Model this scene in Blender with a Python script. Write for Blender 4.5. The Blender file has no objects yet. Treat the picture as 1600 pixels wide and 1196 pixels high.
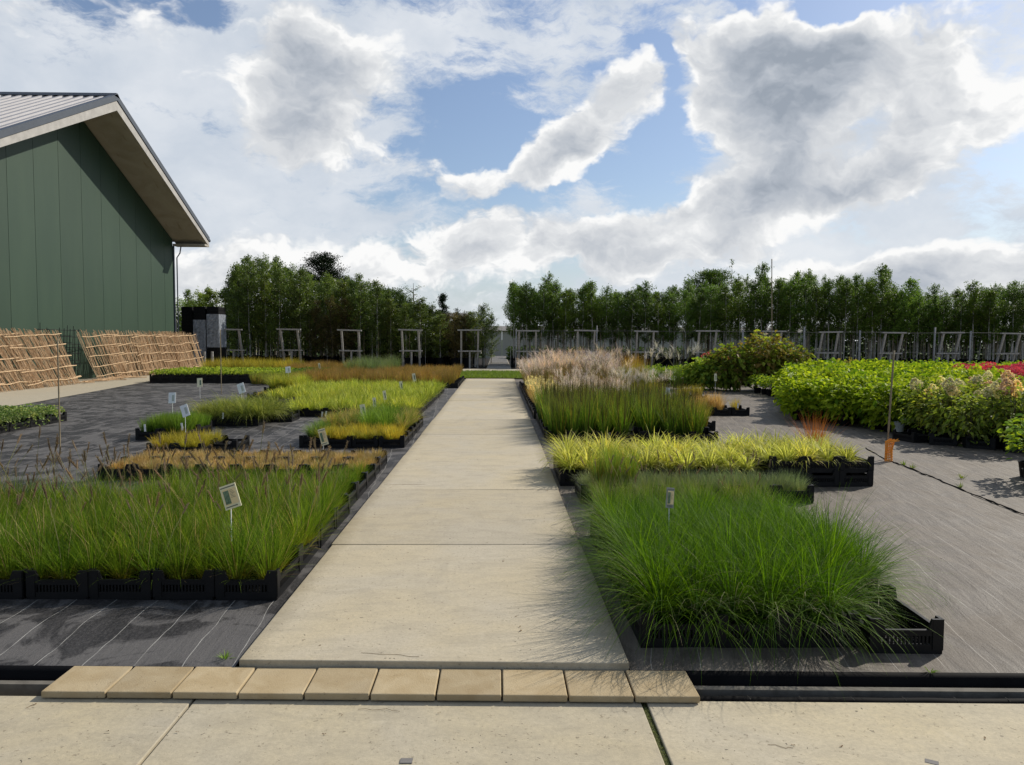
import bpy, math
import numpy as np
from mathutils import Matrix, Vector
R_ = math.radians
C = bpy.context.scene.collection
sc = bpy.context.scene

# ------------------------------------------------------------------ camera
F = 1190.0; CH = 1.65
cam_d = bpy.data.cameras.new('camera'); cam = bpy.data.objects.new('camera', cam_d); C.objects.link(cam)
cam_d.sensor_fit = 'HORIZONTAL'; cam_d.sensor_width = 36; cam_d.lens = 36 * F / 1600
cam_d.clip_start = .05; cam_d.clip_end = 3000
RM = Matrix.Rotation(R_(-1.06), 3, 'Z') @ Matrix.Rotation(R_(90 - 3.27), 3, 'X') @ Matrix.Rotation(R_(.29), 3, 'Z')
cam.matrix_world = Matrix.Translation((0, 0, CH)) @ RM.to_4x4()
sc.camera = cam
def ray(px, py): return RM @ Vector(((px - 800) / F, -(py - 598) / F, -1))
def P(px, py, z=0.):
    v = ray(px, py); t = (z - CH) / v.z
    return Vector((v.x * t, v.y * t, z))
def Dp(px, py, d):
    v = ray(px, py); t = d / v.y
    return Vector((v.x * t, d, CH + v.z * t))

# ------------------------------------------------------------------ world, sun, exposure
SUN_AZ, SUN_EL = 53, 36            # clockwise from +y, elevation
sd = Vector((math.sin(R_(SUN_AZ)) * math.cos(R_(SUN_EL)), math.cos(R_(SUN_AZ)) * math.cos(R_(SUN_EL)), math.sin(R_(SUN_EL))))
sl = bpy.data.lights.new('sun', 'SUN'); so = bpy.data.objects.new('sun', sl); C.objects.link(so)
sl.energy = 5.0; sl.angle = R_(.53); sl.color = (1, .93, .82)
so.rotation_euler = sd.to_track_quat('Z', 'Y').to_euler(); so.location = (20, 10, 30)
sc.view_settings.view_transform = 'Standard'; sc.view_settings.look = 'None'
sc.view_settings.exposure = 0; sc.view_settings.gamma = 1; sc.view_settings.use_curve_mapping = False
sc.cycles.max_bounces = 8; sc.cycles.transparent_max_bounces = 8
sc.cycles.sample_clamp_indirect = 6

class NT:
    def __init__(s, nt): s.nt = nt; nt.nodes.clear()
    def n(s, t, **k):
        o = s.nt.nodes.new(t)
        for a, b in k.items(): setattr(o, a, b)
        return o
    def l(s, a, b): s.nt.links.new(a, b)
    def _in(s, sock, v):
        if hasattr(v, 'is_output'): s.l(v, sock)
        else: sock.default_value = v
    def m(s, op, a, b=0., c=0., clamp=False):
        o = s.n('ShaderNodeMath', operation=op); o.use_clamp = clamp
        for i, v in enumerate((a, b, c)):
            if i < len(o.inputs): s._in(o.inputs[i], v)
        return o.outputs[0]
    def vm(s, op, a, b=(0, 0, 0), sc_=None):
        o = s.n('ShaderNodeVectorMath', operation=op); s._in(o.inputs[0], a)
        if op != 'NORMALIZE': s._in(o.inputs[1], b)
        if sc_ is not None: s._in(o.inputs['Scale'], sc_)
        return o.outputs['Value'] if op in ('LENGTH', 'DOT_PRODUCT') else o.outputs[0]
    def noise(s, vec, scale, detail=4, rough=.5, lac=2., dist=0., col=False):
        o = s.n('ShaderNodeTexNoise'); s._in(o.inputs['Vector'], vec)
        for k, v in (('Scale', scale), ('Detail', detail), ('Roughness', rough), ('Lacunarity', lac), ('Distortion', dist)): o.inputs[k].default_value = v
        return o.outputs['Color' if col else 0]
    def mr(s, v, a, b, c=0., d=1., t='LINEAR'):
        o = s.n('ShaderNodeMapRange', interpolation_type=t); s._in(o.inputs[0], v)
        for i, x in enumerate((a, b, c, d)): s._in(o.inputs[i + 1], x)
        return o.outputs[0]
    def mix(s, f, a, b, blend='MIX'):
        o = s.n('ShaderNodeMix', data_type='RGBA', blend_type=blend)
        s._in(o.inputs[0], f)
        for i, v in ((6, a), (7, b)):
            if not hasattr(v, 'is_output'): v = tuple(v) + (1,) if len(v) == 3 else v
            s._in(o.inputs[i], v)
        return o.outputs[2]
    def mapn(s, vec, loc=(0, 0, 0), rot=(0, 0, 0), scale=(1, 1, 1), typ='POINT'):
        o = s.n('ShaderNodeMapping', vector_type=typ); s._in(o.inputs[0], vec)
        o.inputs['Location'].default_value = loc; o.inputs['Rotation'].default_value = rot; o.inputs['Scale'].default_value = scale
        return o.outputs[0]

w = bpy.data.worlds.new('World'); sc.world = w; w.use_nodes = True
N = NT(w.node_tree)
tc = N.n('ShaderNodeTexCoord').outputs['Generated']
dirn = N.vm('NORMALIZE', tc)
sky = N.n('ShaderNodeTexSky', sky_type='NISHITA'); sky.sun_disc = False
sky.sun_elevation = R_(SUN_EL); sky.sun_rotation = R_(SUN_AZ); sky.air_density = 1.1; sky.dust_density = .9; sky.ozone_density = 1.2
STR = .1
# cloud masses and gaps: (px, py, rx, ry, rotation in degrees, weight), placed as directions
BLOBS = [(500, 150, 150, 160, 0, .50), (440, 185, 110, 100, 0, .25), (200, 60, 330, 110, 0, .20), (300, 330, 420, 130, 0, .20),
         (915, 200, 190, 72, 34, .50), (860, 245, 110, 55, 10, .25), (1170, 165, 165, 145, 0, .78), (1350, 95, 190, 80, 20, .50), (1500, 170, 150, 100, 30, .48),
         (1250, 285, 170, 55, 15, .42), (800, 378, 250, 75, 0, .48), (1080, 350, 230, 75, 14, .52), (1440, 430, 320, 60, 8, .42), (480, 430, 330, 70, 0, .30),
         (1400, 280, 170, 38, 5, .42), (690, 260, 90, 50, 0, .34),
         (760, 175, 180, 80, 0, -.20), (770, 240, 110, 40, 0, -.25), (840, 292, 95, 28, 10, -.25), (1022, 255, 75, 70, 20, -.32), (1036, 110, 26, 100, 10, -.35),
         (1320, 14, 70, 32, 0, -.40), (1575, 265, 110, 50, 0, -.25), (1450, 350, 170, 26, 5, -.22), (320, 5, 60, 22, 0, -.25), (330, 200, 60, 200, 0, -.08), (620, 380, 60, 40, 0, -.15)]
THIN = [(800, 60, 440, 130, 0, .11), (770, 240, 150, 60, 0, -.34), (1022, 255, 90, 90, 20, -.34), (1036, 130, 40, 100, 10, -.2), (1320, 14, 90, 40, 0, -.4), (1575, 265, 120, 60, 0, -.2), (250, 220, 420, 260, 0, .24), (1300, 330, 500, 220, 0, .16), (690, 170, 150, 40, 0, -.14), (560, 20, 80, 60, 0, -.1), (300, 6, 90, 25, 0, -.2)]
def warp(d, a1, s1, a2, s2):
    wv = N.noise(d, s1, 4, .55, col=True)
    dw = N.vm('ADD', d, N.vm('SCALE', N.vm('SUBTRACT', wv, (.5, .5, .5)), sc_=a1))
    wf = N.noise(d, s2, 4, .62, col=True)
    return N.vm('ADD', dw, N.vm('SCALE', N.vm('SUBTRACT', wf, (.5, .5, .5)), sc_=a2))
def blobs(dw, lst, acc):
    s2 = N.n('ShaderNodeSeparateXYZ'); N.l(dw, s2.inputs[0])
    uv = N.n('ShaderNodeCombineXYZ')
    N.l(N.m('ARCTAN2', s2.outputs[0], s2.outputs[1]), uv.inputs[0]); N.l(N.m('ARCSINE', s2.outputs[2]), uv.inputs[1])
    for (px, py, rx, ry, ro, wt) in lst:
        v = ray(px, py).normalized()
        mp = N.mapn(uv.outputs[0], (math.atan2(v.x, v.y), math.asin(v.z), 0), (0, 0, R_(ro)), (rx / F, ry / F, 1), 'TEXTURE')
        acc = N.m('ADD', acc, N.mr(N.vm('LENGTH', mp), .15, 1.25, wt, 0, 'SMOOTHSTEP'))
    return acc
def billow(d, sc0, det=4):
    o = N.n('ShaderNodeTexVoronoi', feature='F1'); N.l(d, o.inputs['Vector']); o.inputs['Scale'].default_value = sc0
    o.inputs['Detail'].default_value = det; o.inputs['Roughness'].default_value = .55; o.inputs['Lacunarity'].default_value = 2.2
    return N.m('SUBTRACT', 1., o.outputs['Distance'])
sep = N.n('ShaderNodeSeparateXYZ'); N.l(dirn, sep.inputs[0])
dw0 = warp(dirn, .11, 5.2, .040, 17)
def nfield(d):
    st = N.vm('MULTIPLY', d, (1, 1, 1.9))
    return N.m('ADD', N.noise(st, 3.4, 7, .56), N.m('MULTIPLY', N.m('SUBTRACT', billow(st, 11, 3), .5), .20))
low = N.mr(sep.outputs[2], .0, .16, .24, 0, 'SMOOTHSTEP')      # clouds overlap and close towards the horizon
base = blobs(dw0, BLOBS, -.07)
n0 = nfield(dw0)
n0 = N.m('MULTIPLY_ADD', n0, 1.55, -.275)
D0 = N.m('ADD', n0, N.m('ADD', base, low))
D1 = N.m('ADD', N.m('SUBTRACT', D0, n0), N.m('MULTIPLY_ADD', nfield(N.vm('ADD', dw0, tuple(Vector((.35, -.1, .75)).normalized() * .022))), 1.55, -.275))
fine = N.noise(N.vm('MULTIPLY', dirn, (1, 1, 2.3)), 40, 5, .65, dist=.3)
Dc = N.m('ADD', D0, N.m('MULTIPLY', N.m('SUBTRACT', fine, .5), .14))
cover = N.mr(Dc, .50, .72, 0, 1, 'SMOOTHSTEP')
thick = N.mr(D0, .72, 1.25, 0, 1)
lit = N.mr(N.m('SUBTRACT', D0, D1), -.14, .17, 0, 1)
puff = N.noise(N.vm('MULTIPLY', warp(dirn, .05, 7, .02, 30), (1, 1, 1.8)), 6.5, 8, .55)
shade = N.m('ADD', N.m('MULTIPLY', thick, -.88), N.m('ADD', N.m('MULTIPLY', lit, .52), N.m('MULTIPLY', N.m('SUBTRACT', puff, .5), 1.0)))
shade = N.mr(shade, -.75, .34, 0, 1)
rmp = N.n('ShaderNodeValToRGB'); N.l(shade, rmp.inputs[0])
k = 1 / STR
cr = rmp.color_ramp
for i, (p, c) in enumerate([(0, (.33, .375, .44)), (.3, (.47, .51, .57)), (.6, (.64, .665, .70)), (.85, (.80, .815, .83)), (1, (.97, .97, .965))]):
    e = cr.elements[i] if i < 2 else cr.elements.new(p)
    e.position = p; e.color = (c[0], c[1], c[2], 1)
ccol = N.vm('SCALE', rmp.outputs[0], sc_=k)
# thin high streaky layer
tw = warp(dirn, .06, 4, .03, 18)
tn = N.noise(N.vm('MULTIPLY', tw, (1, 1, 2.6)), 8, 7, .66)
thinf = N.mr(blobs(tw, THIN, tn), .44, .66, 0, .92, 'SMOOTHSTEP')
skyc = N.vm('ADD', N.vm('MULTIPLY', sky.outputs[0], (.80, .86, .98)), (.5, .55, .6))
skyc = N.mix(N.mr(sep.outputs[2], -.05, .2, .95, 0, 'SMOOTHSTEP'), skyc, tuple(x * k for x in (.60, .67, .74)))
thincol = N.mix(N.mr(puff, .35, .65), tuple(x * k for x in (.60, .66, .74)), tuple(x * k for x in (.80, .83, .87)))
mixa = N.mix(thinf, skyc, thincol)
mixc = N.mix(cover, mixa, ccol)
bg = N.n('ShaderNodeBackground'); N.l(mixc, bg.inputs[0]); bg.inputs[1].default_value = STR
wo = N.n('ShaderNodeOutputWorld'); N.l(bg.outputs[0], wo.inputs[0])
w.cycles.sampling_method = 'MANUAL'; w.cycles.sample_map_resolution = 512

# ------------------------------------------------------------------ materials
def mat(name): 
    m = bpy.data.materials.new(name); m.use_nodes = True
    return m, NT(m.node_tree)
def out(n, sh): 
    o = n.n('ShaderNodeOutputMaterial'); n.l(sh, o.inputs[0]); return o
def bsdf(n, col, rough=.6, spec=.3, normal=None, metal=0., **k):
    b = n.n('ShaderNodeBsdfPrincipled')
    n._in(b.inputs['Base Color'], col if hasattr(col, 'is_output') else tuple(col) + (1,))
    n._in(b.inputs['Roughness'], rough); n._in(b.inputs['Specular IOR Level'], spec); n._in(b.inputs['Metallic'], metal)
    if normal is not None: n.l(normal, b.inputs['Normal'])
    return b
def bump(n, h, s=.3, d=.01):
    b = n.n('ShaderNodeBump'); b.inputs['Strength'].default_value = s; b.inputs['Distance'].default_value = d
    n.l(h, b.inputs['Height']); return b.outputs[0]
def simple(name, c, rough=.6, spec=.3, var=.15, sc_=20, metal=0., bs=.15):
    m, n = mat(name)
    t = n.n('ShaderNodeTexCoord').outputs['Object']
    f = n.noise(t, sc_, 5, .6)
    c1 = tuple(x * (1 - var) for x in c); c2 = tuple(min(1, x * (1 + var)) for x in c)
    oi = n.n('ShaderNodeObjectInfo').outputs['Random']
    col = n.mix(n.mr(f, .3, .7), c1, c2)
    col = n.mix(1., col, n.n('ShaderNodeCombineColor').outputs[0], 'MULTIPLY') if False else col
    b = bsdf(n, col, rough, spec, bump(n, f, bs), metal); out(n, b.outputs[0]); return m
def leafmat(name, c1, c2, cbase=None, trans=.4, ctip=None, rough=.6, spec=.13, basep=.35, objvar=.25):
    m, n = mat(name)
    v = n.n('ShaderNodeAttribute', attribute_name='v').outputs['Fac']
    t = n.n('ShaderNodeAttribute', attribute_name='t').outputs['Fac']
    oi = n.n('ShaderNodeObjectInfo').outputs['Random']
    col = n.mix(v, c1, c2)
    if ctip: col = n.mix(n.mr(t, .6, 1., 0, .8), col, ctip)
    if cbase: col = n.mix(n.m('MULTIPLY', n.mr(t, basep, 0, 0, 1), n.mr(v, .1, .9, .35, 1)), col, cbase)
    br = n.mr(oi, 0, 1, 1 - objvar, 1 + objvar)
    hv = n.m('FRACT', n.m('MULTIPLY', oi, 7.31))
    col = n.mix(n.m('MULTIPLY', n.m('POWER', hv, 3.), .55 if objvar >= .25 else .2), col, n.vm('MULTIPLY', col, (1.5, 1.15, .75)))
    col = n.vm('SCALE', col, sc_=br)
    b = bsdf(n, col, rough, spec)
    tr = n.n('ShaderNodeBsdfTranslucent'); n.l(n.vm('MULTIPLY', col, (1.25, 1.3, .75)), tr.inputs[0])
    mx = n.n('ShaderNodeMixShader'); mx.inputs[0].default_value = trans
    n.l(b.outputs[0], mx.inputs[1]); n.l(tr.outputs[0], mx.inputs[2]); out(n, mx.outputs[0]); return m

def concrete(name, base, warm, stain=.5, pits=True, sc_=1.):
    m, n = mat(name)
    g = n.n('ShaderNodeNewGeometry').outputs['Position']
    oi = n.n('ShaderNodeObjectInfo').outputs['Random']
    big = n.noise(g, .9 * sc_, 6, .6, dist=.6); mid = n.noise(n.vm('MULTIPLY', g, (1, 2.4, 1)), 3.2, 7, .65, dist=.8); fin = n.noise(g, 48, 5, .78)
    col = n.mix(n.mr(big, .38, .66), base, warm)
    col = n.mix(n.mr(mid, .45, .8, 0, stain), col, tuple(x * .62 for x in base))
    col = n.mix(n.mr(fin, .38, .72, 0, .55), col, tuple(x * .62 for x in base))
    lt = n.noise(g, 5.5, 5, .7, dist=1.2)
    col = n.mix(n.mr(lt, .58, .75, 0, .3), col, tuple(min(1, x * 1.25) for x in base))
    hb = n.m('ADD', n.m('MULTIPLY', fin, .5), mid)
    if pits:
        vo = n.n('ShaderNodeTexVoronoi'); n.l(n.vm('ADD', g, n.vm('SCALE', n.noise(g, 7, 2, col=True), sc_=.3)), vo.inputs['Vector']); vo.inputs['Scale'].default_value = 24; vo.inputs['Randomness'].default_value = 1
        sz = n.n('ShaderNodeSeparateColor'); n.l(vo.outputs['Color'], sz.inputs[0])
        rad = n.mr(sz.outputs[0], .35, 1, .02, .17)
        clus = n.mr(n.noise(g, 2.2, 3), .38, .55, 0, 1)
        pit = n.m('MULTIPLY', n.m('LESS_THAN', vo.outputs['Distance'], rad), clus)
        col = n.mix(pit, col, tuple(x * .22 for x in base))
        hb = n.m('SUBTRACT', hb, n.m('MULTIPLY', pit, 2.))
    damp = n.noise(n.vm('MULTIPLY', g, (1.6, .55, 1)), 1.1, 6, .7, dist=1.5)
    col = n.mix(n.mr(damp, .54, .68, 0, .30), col, tuple(x * .66 for x in base))
    spk = n.noise(g, 34, 4, .75)
    col = n.mix(n.mr(spk, .61, .69, 0, .7), col, (.13, .105, .07))
    sx = n.n('ShaderNodeSeparateXYZ'); n.l(g, sx.inputs[0])
    if stain > .58:      # soil washed onto the long edges of the path
        ed = n.m('ABSOLUTE', n.m('ADD', sx.outputs[0], .33)); nz = n.noise(g, 6, 6, .7)
        col = n.mix(n.m('MULTIPLY', n.mr(n.m('ADD', ed, n.m('MULTIPLY', n.m('SUBTRACT', nz, .5), .22)), .86, 1.03), .6), col, (.20, .165, .10))
    col = n.vm('SCALE', col, sc_=n.mr(oi, 0, 1, .88, 1.06))
    b = bsdf(n, col, .85, .25, bump(n, hb, .6, .006)); out(n, b.outputs[0]); return m

M = {}
M['slab'] = concrete('pale_concrete', (.455, .402, .302), (.485, .41, .27), .6)
M['road'] = concrete('grey_concrete', (.445, .395, .295), (.475, .405, .265), .55)
M['lane'] = concrete('lane_concrete', (.45, .40, .30), (.47, .41, .30), .4, False)
# yellow paver
m, n = mat('yellow_paver')
g = n.n('ShaderNodeNewGeometry').outputs['Position']; oi = n.n('ShaderNodeObjectInfo').outputs['Random']
a = n.noise(g, 5, 5, .6, dist=.8); f = n.noise(g, 120, 3, .7)
col = n.mix(n.mr(a, .35, .65), (.36, .275, .155), (.44, .355, .22)); col = n.mix(n.mr(f, .4, .8, 0, .25), col, (.30, .21, .10))
col = n.mix(n.mr(n.noise(g, 2.3, 4, .6), .55, .75, 0, .35), col, (.36, .31, .22))
col = n.vm('SCALE', col, sc_=n.mr(oi, 0, 1, .80, 1.06))
sp = n.noise(g, 45, 4, .75); col = n.mix(n.mr(sp, .63, .72, 0, .7), col, (.10, .07, .04))
out(n, bsdf(n, col, .85, .2, bump(n, f, .5, .004)).outputs[0]); M['paver'] = m

def fabric(name, rot, c_dark, c_light, c_line, patch=.5, dust=(.2, .18, .15), dustf=.5, lw=.010):
    m, n = mat(name)
    g = n.n('ShaderNodeNewGeometry').outputs['Position']
    q = n.mapn(g, (0, 0, 0), (0, 0, R_(rot)))
    wob = n.noise(n.vm('MULTIPLY', q, (.7, .8, 1)), 1., 3, .6)
    s = n.n('ShaderNodeSeparateXYZ'); n.l(q, s.inputs[0])
    x = n.m('ADD', s.outputs[0], n.m('MULTIPLY', n.m('SUBTRACT', wob, .5), .13))
    fr = n.m('ABSOLUTE', n.m('SUBTRACT', n.m('FRACT', n.m('DIVIDE', x, .25)), .5))
    line = n.m('LESS_THAN', fr, lw)
    stv = n.vm('MULTIPLY', q, (9, 1.1, 1))
    st = n.noise(stv, 1.3, 7, .65, dist=.5); pt = n.noise(n.vm('MULTIPLY', q, (1, .9, 1)), 1.7, 7, .62, dist=1.3)
    fin = n.noise(n.vm('MULTIPLY', q, (2, 1, 1)), 38, 4, .7)
    col = n.mix(n.mr(pt, .47, .54, 0, patch), c_dark, c_light)
    col = n.mix(n.mr(st, .42, .72, 0, dustf), col, dust)
    col = n.mix(n.mr(fin, .45, .8, 0, .35), col, tuple(x_ * 1.5 for x_ in c_light))
    col = n.mix(n.mr(n.noise(stv, 4.5, 5, .6), .56, .72, 0, .3), col, tuple(x_ * .6 for x_ in c_dark))
    col = n.mix(n.m('MULTIPLY', line, n.mr(n.noise(q, 6, 3), .3, .6, .25, .95)), col, c_line)
    # woven texture: fine cross threads
    wv = n.n('ShaderNodeTexChecker'); n.l(q, wv.inputs[0]); wv.inputs['Scale'].default_value = 300
    hb = n.m('ADD', n.m('MULTIPLY', st, 1.2), n.m('ADD', n.m('MULTIPLY', wv.outputs[1], .02), n.m('MULTIPLY', fin, .3)))
    b = bsdf(n, col, n.mr(pt, .4, .65, .60, .78), .22, bump(n, hb, .6, .014)); out(n, b.outputs[0]); return m
M['fabL'] = fabric('weed_fabric_left', -3.5, (.018, .017, .017), (.105, .10, .096), (.36, .35, .32), .85, (.085, .08, .077), .42, .009)
M['fabR'] = fabric('weed_fabric_right', 10, (.08, .067, .053), (.15, .128, .102), (.36, .33, .29), .6, (.215, .187, .150), .55, .007)
M['soil'] = simple('dark_soil', (.02, .017, .014), .95, .1, .4, 3)
M['field'] = simple('far_field', (.06, .09, .03), .95, .1, .3, .3)
M['blk'] = simple('black_plastic', (.0055, .0055, .006), .5, .22, .25, 9)
M['pot'] = simple('black_pot', (.005, .005, .0055), .6, .2, .25, 9)
M['blkfab'] = simple('black_folded_fabric', (.004, .004, .0045), .75, .08, .3, 8)
M['strip'] = simple('grey_gutter_lip', (.13, .12, .10), .8, .15, .25, 12)
M['wood'] = simple('weathered_wood', (.29, .28, .265), .85, .2, .3, 12)
M['cane'] = simple('bamboo_cane', (.24, .19, .115), .7, .3, .25, 20)
M['trel'] = simple('trellis_cane', (.56, .40, .24), .75, .2, .3, 14)
M['trel2'] = simple('trellis_cane_dark', (.40, .26, .145), .8, .15, .35, 14)
M['white'] = simple('white_plastic', (.72, .73, .70), .5, .4, .05, 10)
M['cream'] = simple('cream_card', (.72, .66, .42), .5, .4, .06, 10)
M['photo'] = simple('printed_green_photo', (.12, .18, .10), .5, .4, .5, 60)
M['peach'] = simple('peach_card', (.75, .58, .30), .5, .4, .05, 10)
M['pale'] = simple('pale_print', (.42, .45, .38), .6, .2, .2, 200)
M['ink'] = simple('grey_print', (.15, .15, .11), .6, .3, .3, 200)
M['orange'] = simple('orange_netting', (.75, .31, .03), .6, .3, .15, 40)
M['film'] = simple('stretch_film', (.22, .24, .27), .3, .5, .5, 7)
M['cap'] = simple('dark_flashing', (.045, .055, .07), .4, .5, .12, 4)
M['bark'] = simple('pale_birch_bark', (.36, .34, .30), .85, .2, .4, 9)
M['barkd'] = simple('brown_bark', (.09, .07, .05), .9, .2, .4, 9)
M['twig'] = simple('brown_twig', (.07, .05, .035), .9, .2, .3, 9)
M['roofs'] = simple('ribbed_roof_sheet', (.36, .345, .34), .45, .4, .08, 1.5)
M['fascia'] = simple('fibre_cement_fascia', (.37, .355, .33), .8, .25, .15, 3)
M['wallp'] = simple('cream_render', (.42, .39, .33), .9, .2, .06, .6)
M['greytile'] = simple('grey_roof', (.17, .16, .15), .8, .25, .15, 3)
M['leafdry'] = simple('dry_leaf', (.14, .08, .03), .8, .2, .3, 30)
M['steel'] = simple('dark_wire', (.08, .08, .08), .5, .4, .1, 9)
M['moss'] = simple('mossy_joint', (.055, .06, .022), .95, .1, .5, 60)
# soffit with stains
m, n = mat('soffit_board'); g = n.n('ShaderNodeNewGeometry').outputs['Position']
a = n.noise(g, .8, 6, .6, dist=1.); b_ = n.noise(n.vm('MULTIPLY', g, (3, .3, 1)), 2.2, 4, .6)
col = n.mix(n.mr(a, .4, .7), (.36, .33, .275), (.28, .255, .205)); col = n.mix(n.mr(b_, .62, .72, 0, .5), col, (.17, .13, .09))
out(n, bsdf(n, col, .85, .2).outputs[0]); M['soffit'] = m
# green wall panel
m, n = mat('dark_green_panel'); g = n.n('ShaderNodeNewGeometry').outputs['Position']; oi = n.n('ShaderNodeObjectInfo').outputs['Random']
a = n.noise(g, 260, 2, .5); b_ = n.noise(n.vm('MULTIPLY', g, (1, 1, .25)), 1.2, 4, .6)
col = n.mix(n.mr(b_, .3, .7), (.021, .046, .028), (.027, .054, .032)); col = n.vm('SCALE', col, sc_=n.mr(oi, 0, 1, .94, 1.06))
out(n, bsdf(n, col, .55, .35, bump(n, a, .1, .002)).outputs[0]); M['green'] = m

# foliage
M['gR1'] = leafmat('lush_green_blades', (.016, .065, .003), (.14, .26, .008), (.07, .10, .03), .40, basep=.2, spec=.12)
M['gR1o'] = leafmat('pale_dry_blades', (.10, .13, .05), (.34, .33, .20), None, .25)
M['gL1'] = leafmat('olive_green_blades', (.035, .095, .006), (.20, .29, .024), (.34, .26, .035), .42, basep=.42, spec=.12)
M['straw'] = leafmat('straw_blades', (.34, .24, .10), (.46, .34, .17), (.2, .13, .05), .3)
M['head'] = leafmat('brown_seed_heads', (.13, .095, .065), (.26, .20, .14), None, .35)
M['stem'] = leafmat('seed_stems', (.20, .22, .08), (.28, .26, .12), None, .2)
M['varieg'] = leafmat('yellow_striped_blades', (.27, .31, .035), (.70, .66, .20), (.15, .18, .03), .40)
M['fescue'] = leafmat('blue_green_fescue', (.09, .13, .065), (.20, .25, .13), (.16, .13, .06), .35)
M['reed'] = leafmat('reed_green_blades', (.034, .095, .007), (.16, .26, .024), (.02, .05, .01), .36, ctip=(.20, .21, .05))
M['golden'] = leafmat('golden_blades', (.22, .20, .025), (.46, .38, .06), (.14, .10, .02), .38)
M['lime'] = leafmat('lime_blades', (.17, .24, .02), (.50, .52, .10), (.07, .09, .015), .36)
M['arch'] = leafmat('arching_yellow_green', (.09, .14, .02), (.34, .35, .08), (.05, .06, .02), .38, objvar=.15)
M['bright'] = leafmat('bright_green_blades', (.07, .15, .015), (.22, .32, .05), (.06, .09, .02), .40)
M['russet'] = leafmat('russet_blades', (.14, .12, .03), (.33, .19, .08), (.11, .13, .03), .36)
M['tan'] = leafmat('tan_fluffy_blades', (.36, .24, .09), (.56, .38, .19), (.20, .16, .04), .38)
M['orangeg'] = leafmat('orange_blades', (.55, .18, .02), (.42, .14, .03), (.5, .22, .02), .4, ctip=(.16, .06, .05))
M['plume'] = leafmat('pinkish_plumes', (.38, .27, .28), (.78, .69, .69), None, .32)
M['plumew'] = leafmat('silver_plumes', (.48, .44, .43), (.70, .66, .64), None, .22)
M['plumec'] = leafmat('cream_plumes', (.60, .50, .25), (.75, .66, .40), None, .4)
M['spike'] = leafmat('dark_spikes', (.05, .05, .02), (.10, .08, .03), None, .15)
M['ylwg'] = leafmat('yellow_green_low_leaves', (.09, .17, .02), (.30, .38, .06), (.05, .08, .01), .38)
M['ivy'] = leafmat('pale_edged_leaves', (.07, .15, .03), (.32, .38, .16), None, .3)
M['hyd'] = leafmat('bright_hydrangea_leaves', (.085, .17, .010), (.42, .49, .03), None, .40, objvar=.14)
M['pan'] = leafmat('olive_hydrangea_leaves', (.09, .14, .03), (.24, .27, .07), None, .4)
M['oak'] = leafmat('bronze_shrub_leaves', (.13, .15, .025), (.27, .19, .06), None, .40)
M['oak2'] = leafmat('lime_shrub_leaves', (.13, .21, .02), (.36, .42, .06), None, .40)
M['shrub'] = leafmat('mid_green_leaves', (.08, .16, .03), (.20, .30, .05), None, .4)
M['pink'] = leafmat('magenta_petals', (.32, .02, .06), (.52, .07, .14), None, .3)
M['redfl'] = leafmat('red_petals', (.45, .07, .06), (.58, .15, .13), None, .3)
M['creamfl'] = leafmat('cream_petals', (.66, .60, .40), (.80, .74, .56), None, .42)
M['peachfl'] = leafmat('peach_petals', (.64, .44, .33), (.76, .58, .46), None, .42)
M['whitefl'] = leafmat('white_petals', (.66, .72, .58), (.78, .82, .72), None, .3)
M['birch'] = leafmat('birch_leaves', (.045, .10, .012), (.125, .195, .028), None, .40, rough=.5, spec=.25)
M['birch2'] = leafmat('olive_birch_leaves', (.060, .11, .018), (.17, .225, .045), None, .34, rough=.45, spec=.35)
M['beech'] = leafmat('brownish_beech_leaves', (.08, .09, .03), (.15, .115, .05), None, .34, rough=.45, spec=.12)
M['broad'] = leafmat('hornbeam_leaves', (.10, .17, .03), (.19, .27, .06), None, .38, rough=.4, spec=.12)
M['conif'] = leafmat('dark_conifer_needles', (.012, .028, .012), (.025, .045, .018), None, .1)
M['dark'] = leafmat('dark_evergreen_leaves', (.035, .07, .014), (.095, .145, .032), None, .3)
M['turf'] = leafmat('verge_grass', (.08, .15, .02), (.20, .26, .04), (.10, .09, .03), .35)
M['net'] = simple('black_netting', (.015, .017, .016), .7, .2, .2, 20)

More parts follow.
